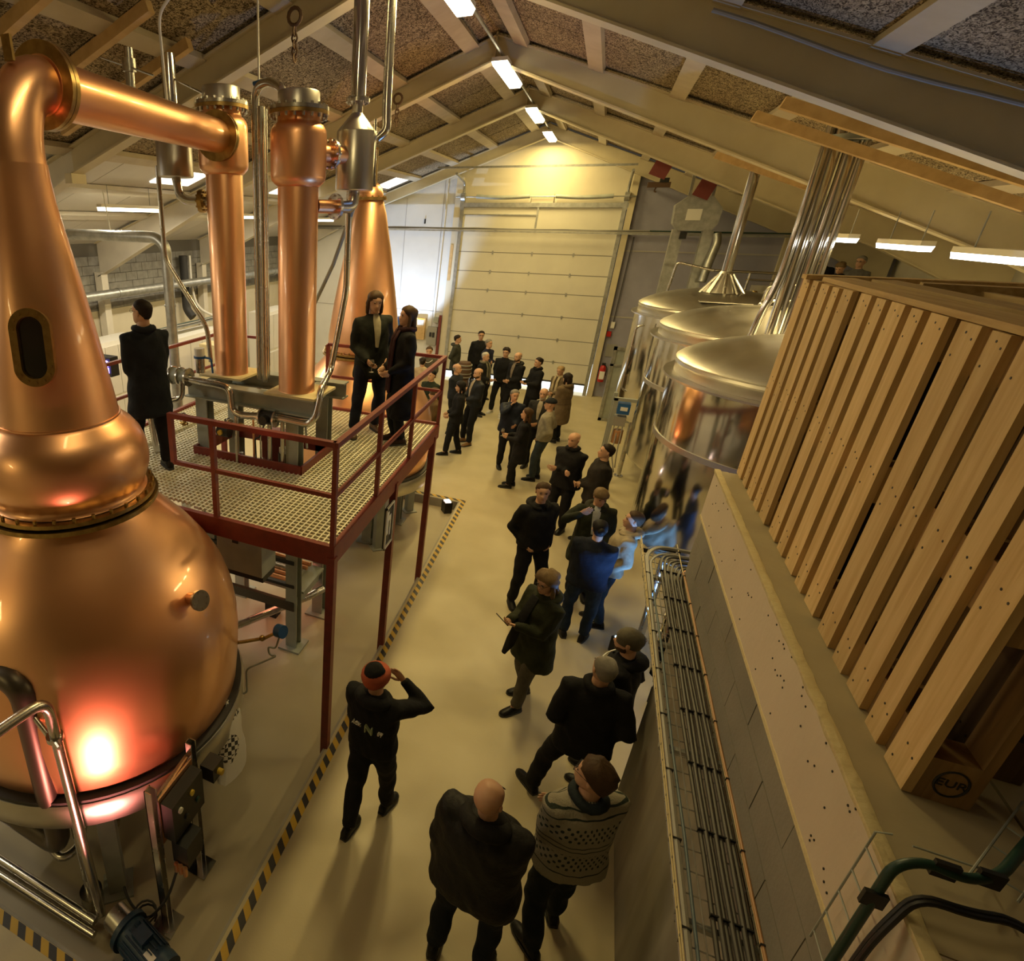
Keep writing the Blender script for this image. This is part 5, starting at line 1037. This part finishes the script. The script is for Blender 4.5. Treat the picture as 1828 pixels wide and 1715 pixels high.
def person(name_label, x, y, h, rel, jacket=(.012, .012, .013), legs=(.012, .012, .014), shoes=(.012, .012, .012), hair='brown', style='short', coat=.90, arms=('down', 'down'), head=(0, 0), stance=None, bulk=1.0, extras=(), z0=0.0, vox=.022, lean=(0, 0), inner=None, puffy=False, beard=None, hat=None, scarf=None, glasses=False, hood=None, skinm='skin', custom=None, group='visitors standing on the floor', jmat=None, long_fall=.26):
    d = Vector((-x, -y)); d.normalize(); v = -d; right = Vector((v.y, -v.x)); a = radians(rel); f = d * cos(a) + right * sin(a)
    rz = atan2(-f.x, f.y)
    root = thing('person', name_label, 'person', (x, y, z0), group, rz)
    bulk *= 1.09
    s = h / 1.75
    def P(px, py, pz):  # skeleton point with lean above the hips
        k = max(0, pz - .92); return Vector(((px + lean[0] * k) * s, (py + lean[1] * k) * s, pz * s))
    st = stance or ((.10, 0.02, 6), (-.10, -.02, -6))
    body = MB(); jk = MB(); tr = MB()
    hips = {}
    shoe_objs = []
    for side, (fx, fy, yaw) in zip((1, -1), st):
        hp = P(.095 * side, 0, .92); an_ = Vector((fx, fy, .085)) * s; ya = radians(-yaw); fd = Vector((sin(radians(yaw)), cos(radians(yaw)), 0))
        kn, an2 = ik(hp, an_, .44 * s, .41 * s, fd * 1.0 + V(.12 * side, 0, 0))
        body.tube([hp, kn, an2], [.075 * s, .05 * s, .035 * s], n=10)
        tr.tube([hp + V(0, 0, .03 * s), hp * .5 + kn * .5, kn, kn * .5 + an2 * .5, an2 + V(0, 0, .0)], [.106 * s, .098 * s, .080 * s, .073 * s, .066 * s], n=12)
        # shoe
        R = []; q = Vector((fx, fy, 0)) * s; rt = Vector((fd.y, -fd.x, 0))
        for t, w, z1, zl in ((-.075, .026, .06, .0), (-.06, .036, .10, 0), (-.02, .040, .115, 0), (.03, .041, .10, 0), (.08, .046, .078, 0), (.13, .048, .06, 0), (.17, .040, .05, 0), (.195, .022, .035, 0)):
            c = q + fd * t * s; R.append([c + rt * (w * s * cos(b) * (1 if sin(b) > 0 else 1.08)) + V(0, 0, (zl + z1 * (.5 + .5 * sin(b)) if abs(sin(b)) < .99 else (z1 if sin(b) > 0 else zl)) * s) for b in [2 * pi * i / 12 for i in range(12)]])
        body.tube([an2, q + V(0, 0, .03 * s) + fd * .1 * s], [.035 * s, .025 * s], n=8)
        so = MB().rings(R).build('shoe', cmat(shoes, .4, 'leather'), root, local=True, ang=70)
        sr = [[q + fd * t * s + rt * w * s * u + V(0, 0, zz * s) for u, zz in ((-1, .0), (1, .0), (1, .022), (-1, .022))] for t, w in ((-.08, .028), (-.05, .040), (.08, .050), (.14, .050), (.185, .034), (.202, .012))]
        MB().rings(sr).build('sole', MT['rubber'] if sum(shoes) < 1 else MT['white'], so, local=True)
    # torso
    tr.sph(P(0, -.005, .95), (.165 * s * min(bulk, 1.12), .118 * s * bulk, .13 * s), 16, 10)
    B = bulk
    T = [(.90, .135, .10, 0), (1.0, .135, .095, 0), (1.12, .135, .095, 0), (1.26, .15, .10, .0), (1.36, .155, .095, -.005), (1.43, .12, .075, -.01), (1.47, .06, .055, -.012), (1.56, .052, .055, -.004)]
    def er(z, w, dp, yc, n=18): 
        c = P(0, yc, z); return [c + V(w * s * sgn(cos(b)) * abs(cos(b)) ** .85, dp * s * sgn(sin(b)) * abs(sin(b)) ** .85, 0) for b in [2 * pi * i / n for i in range(n)]]
    body.rings([er(*q) for q in T])
    J = [(1.505, .074, .072, -.012), (1.47, .100, .086, -.012), (1.435, .155, .10, -.010), (1.38, .188 * B, .115 * B, -.005), (1.28, .190 * B, .128 * B, 0), (1.14, .180 * B, .125 * B, .004), (1.0, .188 * B, .130 * B, .003)]
    zz = 1.0
    hem = coat
    if hem < .9: J += [(.90, .198 * B, .138 * B, 0), (.80, .205 * B, .143 * B, 0)]
    if hem < .72: J += [(.68, .215 * B, .148 * B, 0)]
    if hem < .60: J += [(.56, .222 * B, .152 * B, 0)]
    if hem < .45: J += [(.44, .228 * B, .156 * B, 0)]
    J = [q for q in J if q[0] > hem + .03] + [(hem, J[-1][1] * 1.0, J[-1][2], 0)]
    if puffy: J = [(z, w * (1 + (.035 if i % 2 else 0)), dp * (1 + (.05 if i % 2 else 0)), yc) for i, (z, w, dp, yc) in enumerate(J)]
    jk.rings([er(*q, n=22) for q in J])
    for side, nm in zip((1, -1), arms):
        sh = P(.178 * side * (1 + .3 * (B - 1)), -.01, 1.405); tg = nm if not isinstance(nm, str) else ARM[nm]; tgt = P(tg[0] * side, tg[1], tg[2]); hint = V(.5 * side, -.7, -.5)
        if nm in ('mouth', 'raised', 'neck'): hint = V(.9 * side, .1, -.75)
        el, wr = ik(sh, tgt, .30 * s, .265 * s, hint)
        body.tube([sh, el, wr], [.05 * s, .040 * s, .027 * s], n=10)
        b2 = .5 + .5 * B
        jk.tube([P(.10 * side, -.01, 1.40), sh, sh * .5 + el * .5, el, el * .45 + wr * .55, wr + (wr - el).normalized() * .012 * s], [.075 * s * b2, .082 * s * b2, .070 * s * b2, .064 * s * b2, .054 * s * b2, .043 * s * b2], n=12)
        fd = (wr - el).normalized(); pn = V(-side, .1, 0) if nm not in ('mouth', 'raised', 'phone', 'glass') else V(-.6 * side, -.2, .5)
        if nm in ('phone',): pn = V(-.3 * side, -.6, .6)
        hand(body, wr, fd, pn, {'down': .55, 'glass': 1.15, 'phone': .95, 'raised': .35, 'mouth': .45}.get(nm, .7), side, s)
    # head
    yaw, pitch = head; HM = Matrix.Rotation(radians(-yaw), 3, 'Z') @ Matrix.Rotation(radians(pitch), 3, 'X')
    hb = P(0, .005, 1.522); hs = s * 1.0
    HT = lambda p: hb + HM @ (Vector(p) * hs)
    body.rings([[HT(p) for p in headring(*q)] for q in HEAD])
    body.tube([P(0, -.012, 1.44), HT((0, -.022, .02)), HT((0, -.02, .08))], [.058 * s, .053 * s, .05 * s], n=14)
    for side in (1, -1):
        body.sph(HT((.078 * side, -.012, .50 * HH)), (.010 * s, .018 * s, .030 * s), 8, 6, M=HM)
        body.sph(HT((.030 * side, .0815, .535 * HH)), (.0125 * s, .006 * s, .0065 * s), 8, 5, M=HM, mi=1)
        body.sph(HT((.031 * side, .092, .60 * HH)), (.018 * s, .005 * s, .0035 * s), 6, 4, M=HM, mi=1)
    body.sph(HT((0, .0925, .205 * HH)), (.022 * s, .006 * s, .0045 * s), 8, 4, M=HM, mi=2)
    body.build('body', [MT[skinm], MT['eye'], MT['lips']], root, local=True, ang=70)
    remeshed(tr, 'trousers', cmat(legs), root, vox, 4, wr=1 + x)
    j = remeshed(jk, 'coat' if hem < .75 else 'jacket', jmat or cmat(jacket, .55 if puffy else .85), root, vox, 5, wr=2 + x)
    if inner:
        q = [P(0, .06, 1.50), P(0, .11, 1.42), P(0, .135 * B, 1.30), P(0, .137 * B, 1.12)]
        MB().rings([[c + V(w * s * cos(b), .012 * s * sin(b), 0) for b in [2 * pi * i / 10 for i in range(10)]] for c, w in zip(q, (.035, .05, .042, .02))]).build('shirt_front', cmat(inner), root, local=True, ang=70)
    hc = HAIRC[hair]; hm_ = cmat(hc, .6, 'hair')
    if style != 'bald' and hat is None or style in ('long', 'curly', 'bob') :
        hf, hsd, hbk, th_ = dict(short=(.83, .60, .20, .017), fringe=(.66, .5, .16, .018), long=(.80, .40, .05, .018), curly=(.80, .36, .02, .038), bob=(.70, .30, .02, .022), crop=(.85, .62, .22, .009), bun=(.78, .5, .12, .010), mess=(.80, .56, .18, .024), ring=(1.2, .38, .18, .005)).get(style, (.8, .56, .2, .012))
        def fn(t_, t):
            m_ = sstep(-.04, .10, t - .03 * noise.noise((t_ * 5, h * 9, 1)) - hairline(t_, hf, hsd, hbk))
            if style == 'ring': m_ *= 1 - sstep(.60, .72, t)
            nz = noise.noise((sin(t_) * 4, cos(t_) * 4, t * 7 + h)) * (.7 if style in ('curly', 'mess', 'fringe') else .45)
            return -.006 + m_ * (.006 + th_ * (1 + nz))
        hb_ = MB().rings([[HT(p) for p in r] for r in headshell(fn)])
        if style in ('long', 'curly', 'bob'):
            fall = {'long': long_fall, 'curly': .20, 'bob': .05}[style]; R = []
            for k in range(8):
                t = k / 7; zt = .60 * HH - t * (.60 * HH + fall); w = .082 + .012 * sin(t * pi) - .03 * t * t; dp = .050 - .018 * t; yc = -.058 - .02 * sin(t * pi) - .012 * t
                R.append([HT((w * cos(b) * (1 + .10 * noise.noise((b, zt * 18, h))), yc + dp * sin(b) * (1 + (.35 if style == 'curly' else .12) * noise.noise((b * 2, zt * 22, 2 + h))) , zt)) for b in [2 * pi * i / 14 for i in range(14)]])
            hb_.rings(R)
            for side in (1, -1):
                hb_.tube([HT((.078 * side, .0, .62 * HH)), HT((.088 * side, -.005, .25 * HH)), HT((.085 * side, .0, -.2 * fall)), HT((.075 * side, -.01, -.75 * fall))], [.018 * s, .024 * s, .022 * s, .008 * s], n=8)
        if style == 'bun': hb_.sph(HT((0, -.125, .62 * HH)), .042 * s, 10, 8)
        hb_.build('hair', hm_, root, local=True, ang=80)
    if beard:
        def fb(t_, t): return -.006 + .011 * (1 - sstep(.12, .24, t - .14 * (1 - cos(t_)))) * (1 if cos(t_) > -.3 else 0)
        MB().rings([[HT(p) for p in headring(*q, face=True, grow=fb)] for q in HEAD if q[0] < .5]).build('beard', cmat(HAIRC[beard], .7, 'hair'), root, local=True, ang=80)
    if hat:
        kind, c1, c2 = hat
        if kind in ('beanie', 'band'):
            lo = .58 if kind == 'beanie' else .86
            MB().rings([[HT(p) for p in r] for r in headshell(lambda t_, t: -.008 + (.020 if kind == 'beanie' else .028) * sstep(lo - .06, lo + .03, t - .06 * -cos(t_) * -1))]).build('hat_crown', cmat(c1), root, local=True, ang=80)
            def cuff(t_, t): return (.017 if kind == 'beanie' else .034) * sstep(.36, .44, t + .10 * (cos(t_) < 0) * abs(cos(t_))) * (1 - sstep(.70, .80, t - (.12 if kind == 'band' else 0))) - .008
            MB().rings([[HT(p) for p in r] for r in headshell(cuff)]).build('hat_band', cmat(c2), root, local=True, ang=80)
        if kind == 'cap':
            MB().rings([[HT(p) for p in r] for r in headshell(lambda t_, t: -.008 + .030 * sstep(.64, .72, t))]).build('hat_crown', cmat(c1), root, local=True, ang=80)
            R = [[HT((x_, y_, z_)) for x_, y_, z_ in ((-.06, .07, .72 * HH), (.06, .07, .72 * HH), (.06, .07, .74 * HH), (-.06, .07, .74 * HH))], [HT((x_, y_, z_)) for x_, y_, z_ in ((-.05, .135, .66 * HH), (.05, .135, .66 * HH), (.05, .135, .675 * HH), (-.05, .135, .675 * HH))]]
            MB().rings(R).build('visor', cmat(c2), root, local=True)
    if glasses:
        g = MB()
        for side in (1, -1):
            g.tube([HT((.031 * side + .021 * cos(b), .101, .525 * HH + .017 * sin(b))) for b in [2 * pi * i / 12 for i in range(13)]], .0018 * s, n=5); g.tube([HT((.052 * side, .098, .54 * HH)), HT((.077 * side, .0, .55 * HH))], .0018 * s, n=5)
        g.tube([HT((-.011, .102, .54 * HH)), HT((.011, .102, .54 * HH))], .0018 * s, n=5); g.build('glasses', MT['dark'], root, local=True)
    if hood:
        R = []
        for k in range(17):
            b = -pi * .92 + k / 16 * 2 * pi * .92; back = .5 - .5 * cos(b) if False else .5 + .5 * cos(b)
            c = P(.115 * sin(b), -.025 - .105 * cos(b), 1.475 - .035 * (1 - back) + .005); r_ = (.026 + .030 * back) * s
            rad = V(sin(b), -cos(b), 0); R.append([c + (rad * cos(q) + V(0, 0, 1) * sin(q) * .8) * r_ for q in [2 * pi * i / 10 for i in range(10)]])
        MB().rings(R).build('hood', cmat(hood, .8), root, local=True, ang=80)
    if scarf:
        sc, lng = scarf
        m_ = MB(); m_.tube([P(.088 * sin(b), -.015 + .092 * cos(b), 1.49 + .008 * sin(3 * b)) for b in [2 * pi * i / 16 for i in range(17)]], .032 * s, n=10)
        if lng:
            for sd in (1, -1):
                m_.rings([[P(.06 * sd + w * cos(b), yy * B + .02 * sin(b), zz_) for b in [2 * pi * i / 8 for i in range(8)]] for zz_, yy, w in ((1.48, .085, .03), (1.36, .135, .035), (1.15, .152, .04), (1.15 - lng, .165, .045))])
        m_.build('scarf', cmat(sc), root, local=True, ang=80)
    if custom: custom(root, P, HT, s)
    return root
BK = (.011, .011, .012); NV = (.014, .018, .032); JEAN = (.035, .055, .085); DGN = (.022, .026, .016); CHAR = (.028, .028, .028)
def glass_thing(loc, label, rz=0):
    g = thing('tasting_glass', label, 'glass', loc, 'tasting glasses held by guests'); gm = MT.get('clearglass')
    if gm is None:
        gm = pm('clearglass', (.9, .88, .8), .05); gm.node_tree.nodes['Principled BSDF'].inputs['Transmission Weight'].default_value = .9
    x, y, z = loc
    MB().lathe([(.030, z), (.005, z + .006), (.005, z + .05), (.028, z + .075), (.033, z + .10), (.024, z + .15), (.0225, z + .15), (.030, z + .10), (.0, z + .06)], (x, y, 0), 16, cap=False).build('bowl', gm, g)
    pm_ = MT.get('whisky') or pm('whisky', (.35, .13, .02), .1); MB().lathe([(.003, z + .062), (.024, z + .078), (.028, z + .09), (.001, z + .091)], (x, y, 0), 14).build('whisky', pm_, g)
    return g
def wpt(root, p):  # local point to world
    return Vector(root.location) + Matrix.Rotation(root.rotation_euler.z, 3, 'Z') @ Vector(p)
# custom details
def c_logo(root, P, HT, s):
    c = P(0, -.135, 1.22)
    for txt, dx, sz, mt in (('ST', .125, .042, 'white'), ('N', .03, .105, 'logogreen'), ('ACK', -.085, .042, 'white')):
        o = text_mesh(txt, sz * s, MT[mt], root, c + V(dx * s, -.012 - (.012 if txt != 'N' else 0) * -1, 0), (pi / 2, 0, 0), 'back_print', extrude=.012, local=True)
        o.rotation_euler = (pi / 2 + .03, 0, 0)
pm('logogreen', (.30, .36, .22), .6)
def sweater_mat():
    m = bpy.data.materials.new('knit'); m.use_nodes = True; nt = m.node_tree; N = nt.nodes; L = nt.links; b = N['Principled BSDF']; b.inputs['Roughness'].default_value = .95; b.inputs['Specular IOR Level'].default_value = .1
    tc = N.new('ShaderNodeTexCoord'); sp = N.new('ShaderNodeSeparateXYZ'); L.new(tc.outputs['Object'], sp.inputs[0])
    at = N.new('ShaderNodeMath'); at.operation = 'ARCTAN2'; L.new(sp.outputs[0], at.inputs[0]); L.new(sp.outputs[1], at.inputs[1])
    def mth(op, a, bb, v=None):
        n = N.new('ShaderNodeMath'); n.operation = op
        if hasattr(a, 'links') or hasattr(a, 'is_linked'): L.new(a, n.inputs[0])
        else: n.inputs[0].default_value = a
        if bb is not None:
            if hasattr(bb, 'is_linked'): L.new(bb, n.inputs[1])
            else: n.inputs[1].default_value = bb
        return n.outputs[0]
    u = mth('MULTIPLY', at.outputs[0], 26.0); v = mth('MULTIPLY', sp.outputs[2], 105.0)
    su = mth('SINE', u, None); sv = mth('SINE', v, None)
    dots = mth('GREATER_THAN', mth('MULTIPLY', su, sv), .42)
    bz = mth('SINE', mth('MULTIPLY', sp.outputs[2], 24.0), None); band = mth('GREATER_THAN', bz, .05)
    ring = mth('GREATER_THAN', mth('ABSOLUTE', mth('SUBTRACT', mth('MULTIPLY', mth('ABSOLUTE', su, None), mth('ABSOLUTE', sv, None)), .32), None), .12)
    zz = mth('GREATER_THAN', sp.outputs[2], 1.0)
    d1 = mth('MULTIPLY', dots, mth('MULTIPLY', band, zz))
    stripe = mth('MULTIPLY', mth('LESS_THAN', mth('ABSOLUTE', mth('SUBTRACT', bz, -.85), None), .06), zz)
    al = mth('MAXIMUM', d1, stripe)
    mx = N.new('ShaderNodeMix'); mx.data_type = 'RGBA'; mx.inputs[6].default_value = (.29, .265, .20, 1); mx.inputs[7].default_value = (.035, .045, .035, 1); L.new(al, mx.inputs[0]); L.new(mx.outputs[2], b.inputs['Base Color'])
    nz = N.new('ShaderNodeTexNoise'); nz.inputs['Scale'].default_value = 90; L.new(tc.outputs['Object'], nz.inputs[0]); bp = N.new('ShaderNodeBump'); bp.inputs['Strength'].default_value = .5; bp.inputs['Distance'].default_value = .01; L.new(nz.outputs['Fac'], bp.inputs['Height']); L.new(bp.outputs[0], b.inputs['Normal'])
    return m
KNIT = sweater_mat()
def c_puffs(root, P, HT, s):
    # quilting seams of the long puffer coat
    for z in (1.30, 1.16, 1.02, .88, .74, .60):
        MB().tube([P(.228 * cos(b), .158 * sin(b), z) for b in [2 * pi * i / 24 for i in range(25)]], .006 * s, n=5).build('quilt_seam', cmat((.10, .075, .05)), root, local=True)
def c_cord(root, P, HT, s): MB().tube([P(-.12, .12, 1.44), P(-.03, .17, 1.36), P(.10, .15, 1.38), P(.16, .05, 1.44)], .007, bend=.08, n=6).build('white_cord', MT['white'], root, local=True)
def c_badge(root, P, HT, s):
    for z in (1.36, 1.31): MB().box(P(.215, .03, z), (.012, .06, .03)).build('sleeve_badge', MT['white'], root, local=True)
def c_fold(root, P, HT, s):
    MB().rings([[P(.02 + w * cos(b), yy + .015 * sin(b), zz_) for b in [2 * pi * i / 8 for i in range(8)]] for zz_, yy, w in ((1.46, .10, .05), (1.2, .22, .06), (.92, .30, .07), (.78, .36, .03))]).build('open_shawl', cmat(BK), root, local=True, ang=80)
# --- near group
redhat = person('man in black hoodie and red hat shouting towards the far end', -.97, 3.42, 1.76, 155, arms=('mouth', 'front'), hat=('band', (.012, .012, .012), (.42, .10, .05)), style='bald', hood=(.012, .012, .013), head=(18, 6), stance=((.10, .18, 5), (-.06, -.22, 0)), custom=c_logo, bulk=1.04, vox=.018)
phonew = person('woman in dark green coat looking down at her phone', .12, 5.50, 1.72, -48, jacket=(.030, .034, .018), legs=(.11, .10, .08), hair='light', style='curly', coat=.62, arms=('phone', 'phone'), head=(-12, -10), stance=((.13, -.10, 8), (-.10, .16, -4)), bulk=1.12, glasses=True, hood=(.030, .034, .018), vox=.018, custom=c_fold)
baldn = person('bald man in black puffer jacket seen from behind at the bottom', .01, 2.70, 1.84, 172, arms=('front', 'down'), style='bald', coat=.80, bulk=1.28, hood=(.016, .015, .014), jacket=(.015, .014, .013), head=(14, 14), legs=(.012, .016, .024), puffy=True, vox=.018, stance=((.15, 0, 10), (-.16, -.05, -8)))
swe = person('man in grey patterned knit sweater and glasses at the bottom right', .56, 3.12, 1.84, -138, jmat=KNIT, legs=(.016, .022, .028), hair='brown', style='mess', arms=('front', 'front'), head=(-34, 4), glasses=True, bulk=1.14, coat=.86, scarf=((.02, .028, .032), 0), vox=.018, stance=((.12, .12, 14), (-.14, -.08, -10)))
blkb = person('grey haired man in black jacket with polished shoes seen from behind', .62, 4.30, 1.78, -168, hair='grey', style='crop', arms=('pocket', 'pocket'), head=(-18, 8), stance=((.12, .02, 20), (-.28, .12, -38)), coat=.78, bulk=1.08, vox=.018, scarf=(BK, 0))
bean = person('bearded man in grey green beanie behind the wire tray', .82, 4.76, 1.78, -95, hat=('beanie', (.13, .115, .08), (.13, .115, .08)), style='bald', beard='brown', hood=BK, coat=.8, arms=('pocket', 'pocket'), bulk=1.15, custom=c_cord, vox=.018)
# --- middle group
pock = person('smiling man in black jacket with hands in pockets', -.12, 7.46, 1.84, 34, hair='brown', style='short', arms=('pocket', 'pocket'), hood=BK, stance=((.16, .0, 14), (-.14, .08, -14)), bulk=1.1, head=(26, 4), lean=(0, -.03))
park = person('woman in green parka raising one hand beside her fringe', .56, 7.98, 1.72, 8, jacket=(.026, .030, .018), hair='light', style='fringe', coat=.62, arms=('raised', 'low'), head=(-14, -16), inner=(.40, .42, .44), bulk=1.08, hood=(.03, .03, .02))
navb = person('woman in navy jacket and jeans with dark bun from behind', .57, 6.96, 1.72, 176, jacket=NV, legs=(.018, .03, .055), hair='black', style='bun', arms=('front', 'front'), coat=.84, bulk=1.12, head=(-16, 0), stance=((.11, .02, 8), (-.12, -.02, -25)))
hodi = person('person in beige hoodie and jeans leaning back by the tank', .84, 7.44, 1.70, -82, jacket=(.42, .35, .235), legs=(.03, .055, .10), hair='brown', style='short', arms=('pocket', 'pocket'), hood=(.42, .35, .235), lean=(0, -.16), bulk=1.06, head=(-4, 8), coat=.86)
bzip = person('bald man in black zip jacket with folded arms', .14, 9.98, 1.80, -28, style='bald', arms=('cross', 'cross'), coat=.82, bulk=1.14, head=(8, -4), scarf=(BK, 0))
drkj = person('dark haired man in dark jacket with pale shoulder badges', .60, 9.66, 1.78, -78, hair='dark', style='short', arms=('front', 'front'), jacket=(.026, .022, .019), coat=.80, bulk=1.18, head=(-4, 10), custom=c_badge)
puff = person('man in navy quilted jacket with one hand at his neck', -1.12, 12.5, 1.74, 18, jacket=(.014, .019, .036), hair='grey', style='short', arms=('neck', 'front'), puffy=True, bulk=1.1, coat=.84, stance=((.1, 0, 5), (-.14, .06, -10)), vox=.026)
lngh = person('woman with long brown hair in black coat holding a glass', -.76, 11.5, 1.67, -88, hair='brown', style='long', coat=.60, arms=('glass', 'glass'), stance=((.1, .05, 4), (-.08, .12, -4)), vox=.026, head=(0, 6))
gres = person('man in flat cap and pale grey sweater with jeans', -.39, 12.1, 1.76, -96, jacket=(.34, .30, .22), legs=(.04, .052, .06), hair='dark', style='short', hat=('cap', (.022, .025, .03), (.02, .022, .026)), arms=('pocket', 'pocket'), stance=((.1, .02, 6), (-.1, .08, -8)), vox=.026, coat=.9, bulk=1.08)
brdb = person('bald man with white beard behind the flat cap man', -.58, 12.78, 1.78, -15, style='bald', beard='white', jacket=CHAR, vox=.026, arms=('down', 'front'), inner=(.4, .36, .28))
blon = person('blond woman in beige coat with cream scarf', -.41, 15.75, 1.66, -38, jacket=(.16, .12, .075), hair='blond', style='short', coat=.62, scarf=((.48, .40, .26), .25), arms=('front', 'front'), vox=.028, head=(0, -14))
beig = person('person in long quilted beige coat seen from behind', -.22, 14.8, 1.70, -125, jacket=(.17, .12, .07), hair='dark', style='bob', coat=.50, arms=('front', 'front'), bulk=1.14, hood=(.17, .12, .07), custom=c_puffs, vox=.028)
# --- door group
person('man in grey green hooded jacket facing right by the door edge', -3.50, 18.0, 1.80, 82, jacket=(.045, .047, .035), hair='dark', hood=(.045, .047, .035), coat=.74, vox=.028, arms=('pocket', 'pocket'))
person('tall man in black jacket and glasses in front of the door', -2.92, 18.6, 1.88, 6, hair='dark', vox=.028, arms=('down', 'back'), coat=.8, glasses=True)
person('grey haired man in navy jacket beside the tall man', -2.53, 17.75, 1.80, 55, jacket=(.016, .018, .042), hair='grey', vox=.028, arms=('cross', 'cross'), head=(0, 6))
person('white haired man in long black coat with grey scarf', -2.34, 16.1, 1.75, 62, hair='white', style='crop', coat=.52, scarf=((.15, .14, .10), .2), vox=.028, arms=('front', 'pocket'))
person('young man with glasses and white shoes in black clothes', -1.88, 16.55, 1.83, -20, hair='dark', style='mess', glasses=True, shoes=(.6, .58, .52), vox=.028, arms=('pocket', 'down'), coat=.84, stance=((.14, .1, 10), (-.14, .05, -12)))
person('bearded balding man in open dark jacket with arms low', -1.52, 16.15, 1.82, -42, hair='brown', style='ring', beard='brown', inner=(.22, .18, .14), vox=.028, arms=('front', 'front'), shoes=(.6, .58, .52), coat=.84, hood=BK)
person('dark haired man in black jacket pressing his hands together', -.98, 15.9, 1.78, -58, hair='dark', vox=.028, arms=('glass', 'glass'), coat=.72, scarf=(BK, 0))
# --- behind the platform corner
person('bald man in navy sweater near the platform corner', -2.68, 14.2, 1.78, 60, style='ring', hair='grey', jacket=(.024, .027, .036), vox=.028, arms=('cross', 'cross'), head=(-20, 6))
person('man with red face, beard and brown shoes holding a glass', -2.10, 13.7, 1.84, -60, style='ring', hair='brown', beard='brown', jacket=(.016, .018, .022), shoes=(.24, .13, .055), puffy=True, vox=.028, arms=('glass', 'front'), stance=((.12, .1, 10), (-.16, .1, -12)), inner=(.4, .33, .24), legs=BK)
wbk = person('woman with black hair and black jacket walking left', -2.29, 12.75, 1.72, -84, style='bob', hair='black', coat=.80, vox=.026, arms=('low', 'low'), stance=((.1, -.14, 10), (-.08, .18, -4)))
person('man in brown jacket and cap taking a picture', -2.64, 11.8, 1.76, -72, jacket=(.10, .062, .025), hair='brown', hat=('beanie', (.09, .06, .035), (.09, .06, .035)), legs=JEAN, vox=.026, arms=('glass', 'glass'), bulk=1.15)
person('dark haired man in dark green sweater behind the rail', -3.05, 13.15, 1.80, -38, jacket=(.018, .026, .014), hair='black', vox=.028, arms=('low', 'low'))
person('brown haired man with white strap behind the rail', -3.80, 15.8, 1.80, -5, jacket=(.09, .08, .06), hair='brown', vox=.028, arms=('cross', 'low'), custom=c_cord)
person('woman in cream top turned away behind the rail', -3.74, 14.95, 1.68, 170, jacket=(.50, .38, .24), hair='dark', style='bun', vox=.028, arms=('low', 'low'))
person('person in jeans half hidden below the platform corner', -2.62, 10.62, 1.72, -60, jacket=(.45, .32, .04), legs=(.03, .04, .055), hair='brown', vox=.026)
# --- on the platform
nav = person('man in navy overcoat standing with his back turned on the platform', -4.02, 4.62, 1.82, -152, jacket=(.013, .016, .022), hair='dark', style='crop', coat=.62, arms=('front', 'front'), head=(-20, 4), glasses=True, z0=PZ, vox=.02, group='visitors on the platform', stance=((.13, -.03, 12), (-.12, .1, -8)), scarf=((.013, .016, .022), 0))
cman = person('long haired man in dark overcoat holding a glass on the platform', -2.40, 6.95, 1.78, 24, jacket=(.016, .018, .014), legs=(.014, .016, .028), hair='brown', style='long', coat=.72, arms=('low', 'pocket'), head=(6, -10), shoes=(.10, .055, .025), inner=(.38, .34, .24), z0=PZ, vox=.02, group='visitors on the platform', stance=((.24, .10, 18), (-.12, -.05, -6)), long_fall=.06)
cwom = person('long haired woman in black coat with burgundy scarf on the platform', -1.92, 6.74, 1.66, -76, jacket=(.010, .010, .011), hair='brown', style='long', coat=.36, arms=('low', 'low'), head=(-8, 6), scarf=((.045, .018, .020), .45), z0=PZ, vox=.02, group='visitors on the platform', shoes=(.04, .02, .016))
# --- on the brewing deck
person('dark haired bearded man on the deck beyond the pallets', 4.44, 17.5, 1.80, 5, hair='dark', beard='dark', z0=2.6, vox=.03, group='visitors on the brewing deck', style='short')
person('person on the deck whose blond crown only shows above the pallets', 4.64, 16.9, 1.64, -20, hair='light', style='mess', z0=2.6, vox=.03, group='visitors on the brewing deck', head=(0, -30))
person('grey haired man with glasses on the deck beyond the pallets', 5.10, 17.5, 1.74, -25, hair='grey', glasses=True, jacket=(.16, .15, .14), z0=2.6, vox=.03, group='visitors on the brewing deck')
# held things
def handpt(root, nm, side, h, lean=(0, 0), dz=0):
    s = h / 1.75; t = ARM[nm]; return wpt(root, (t[0] * side * s, t[1] * s, t[2] * s + dz))
p = wpt(phonew, (0, .47 * 1.72 / 1.75, 1.25 * 1.72 / 1.75)); ph_ = thing('mobile_phone', 'dark mobile phone held by the woman in the green coat', 'phone', p)
fwd = Matrix.Rotation(phonew.rotation_euler.z, 3, 'Z') @ V(0, 1, 0); rgt = Matrix.Rotation(phonew.rotation_euler.z, 3, 'Z') @ V(1, 0, 0); nrm = (-fwd * .75 + V(0, 0, .66)).normalized(); upv = nrm.cross(rgt)
Mx = Matrix((rgt, upv, nrm)).transposed(); MB().box(p, (.15, .075, .009), M=Mx).build('case', MT['black'], ph_); MB().box(p + nrm * .0052, (.14, .066, .001), M=Mx).build('screen', MT['glassdark'], ph_)
glass_thing(tuple(handpt(cman, 'low', 1, 1.78, dz=-.12) + Matrix.Rotation(cman.rotation_euler.z, 3, 'Z') @ V(-.02, .10, 0)), 'tasting glass held by the long haired man on the platform')
glass_thing(tuple(handpt(lngh, 'glass', 1, 1.67, dz=-.03) + Matrix.Rotation(lngh.rotation_euler.z, 3, 'Z') @ V(-.03, .10, 0)), 'tasting glass held by the long haired woman in the black coat')
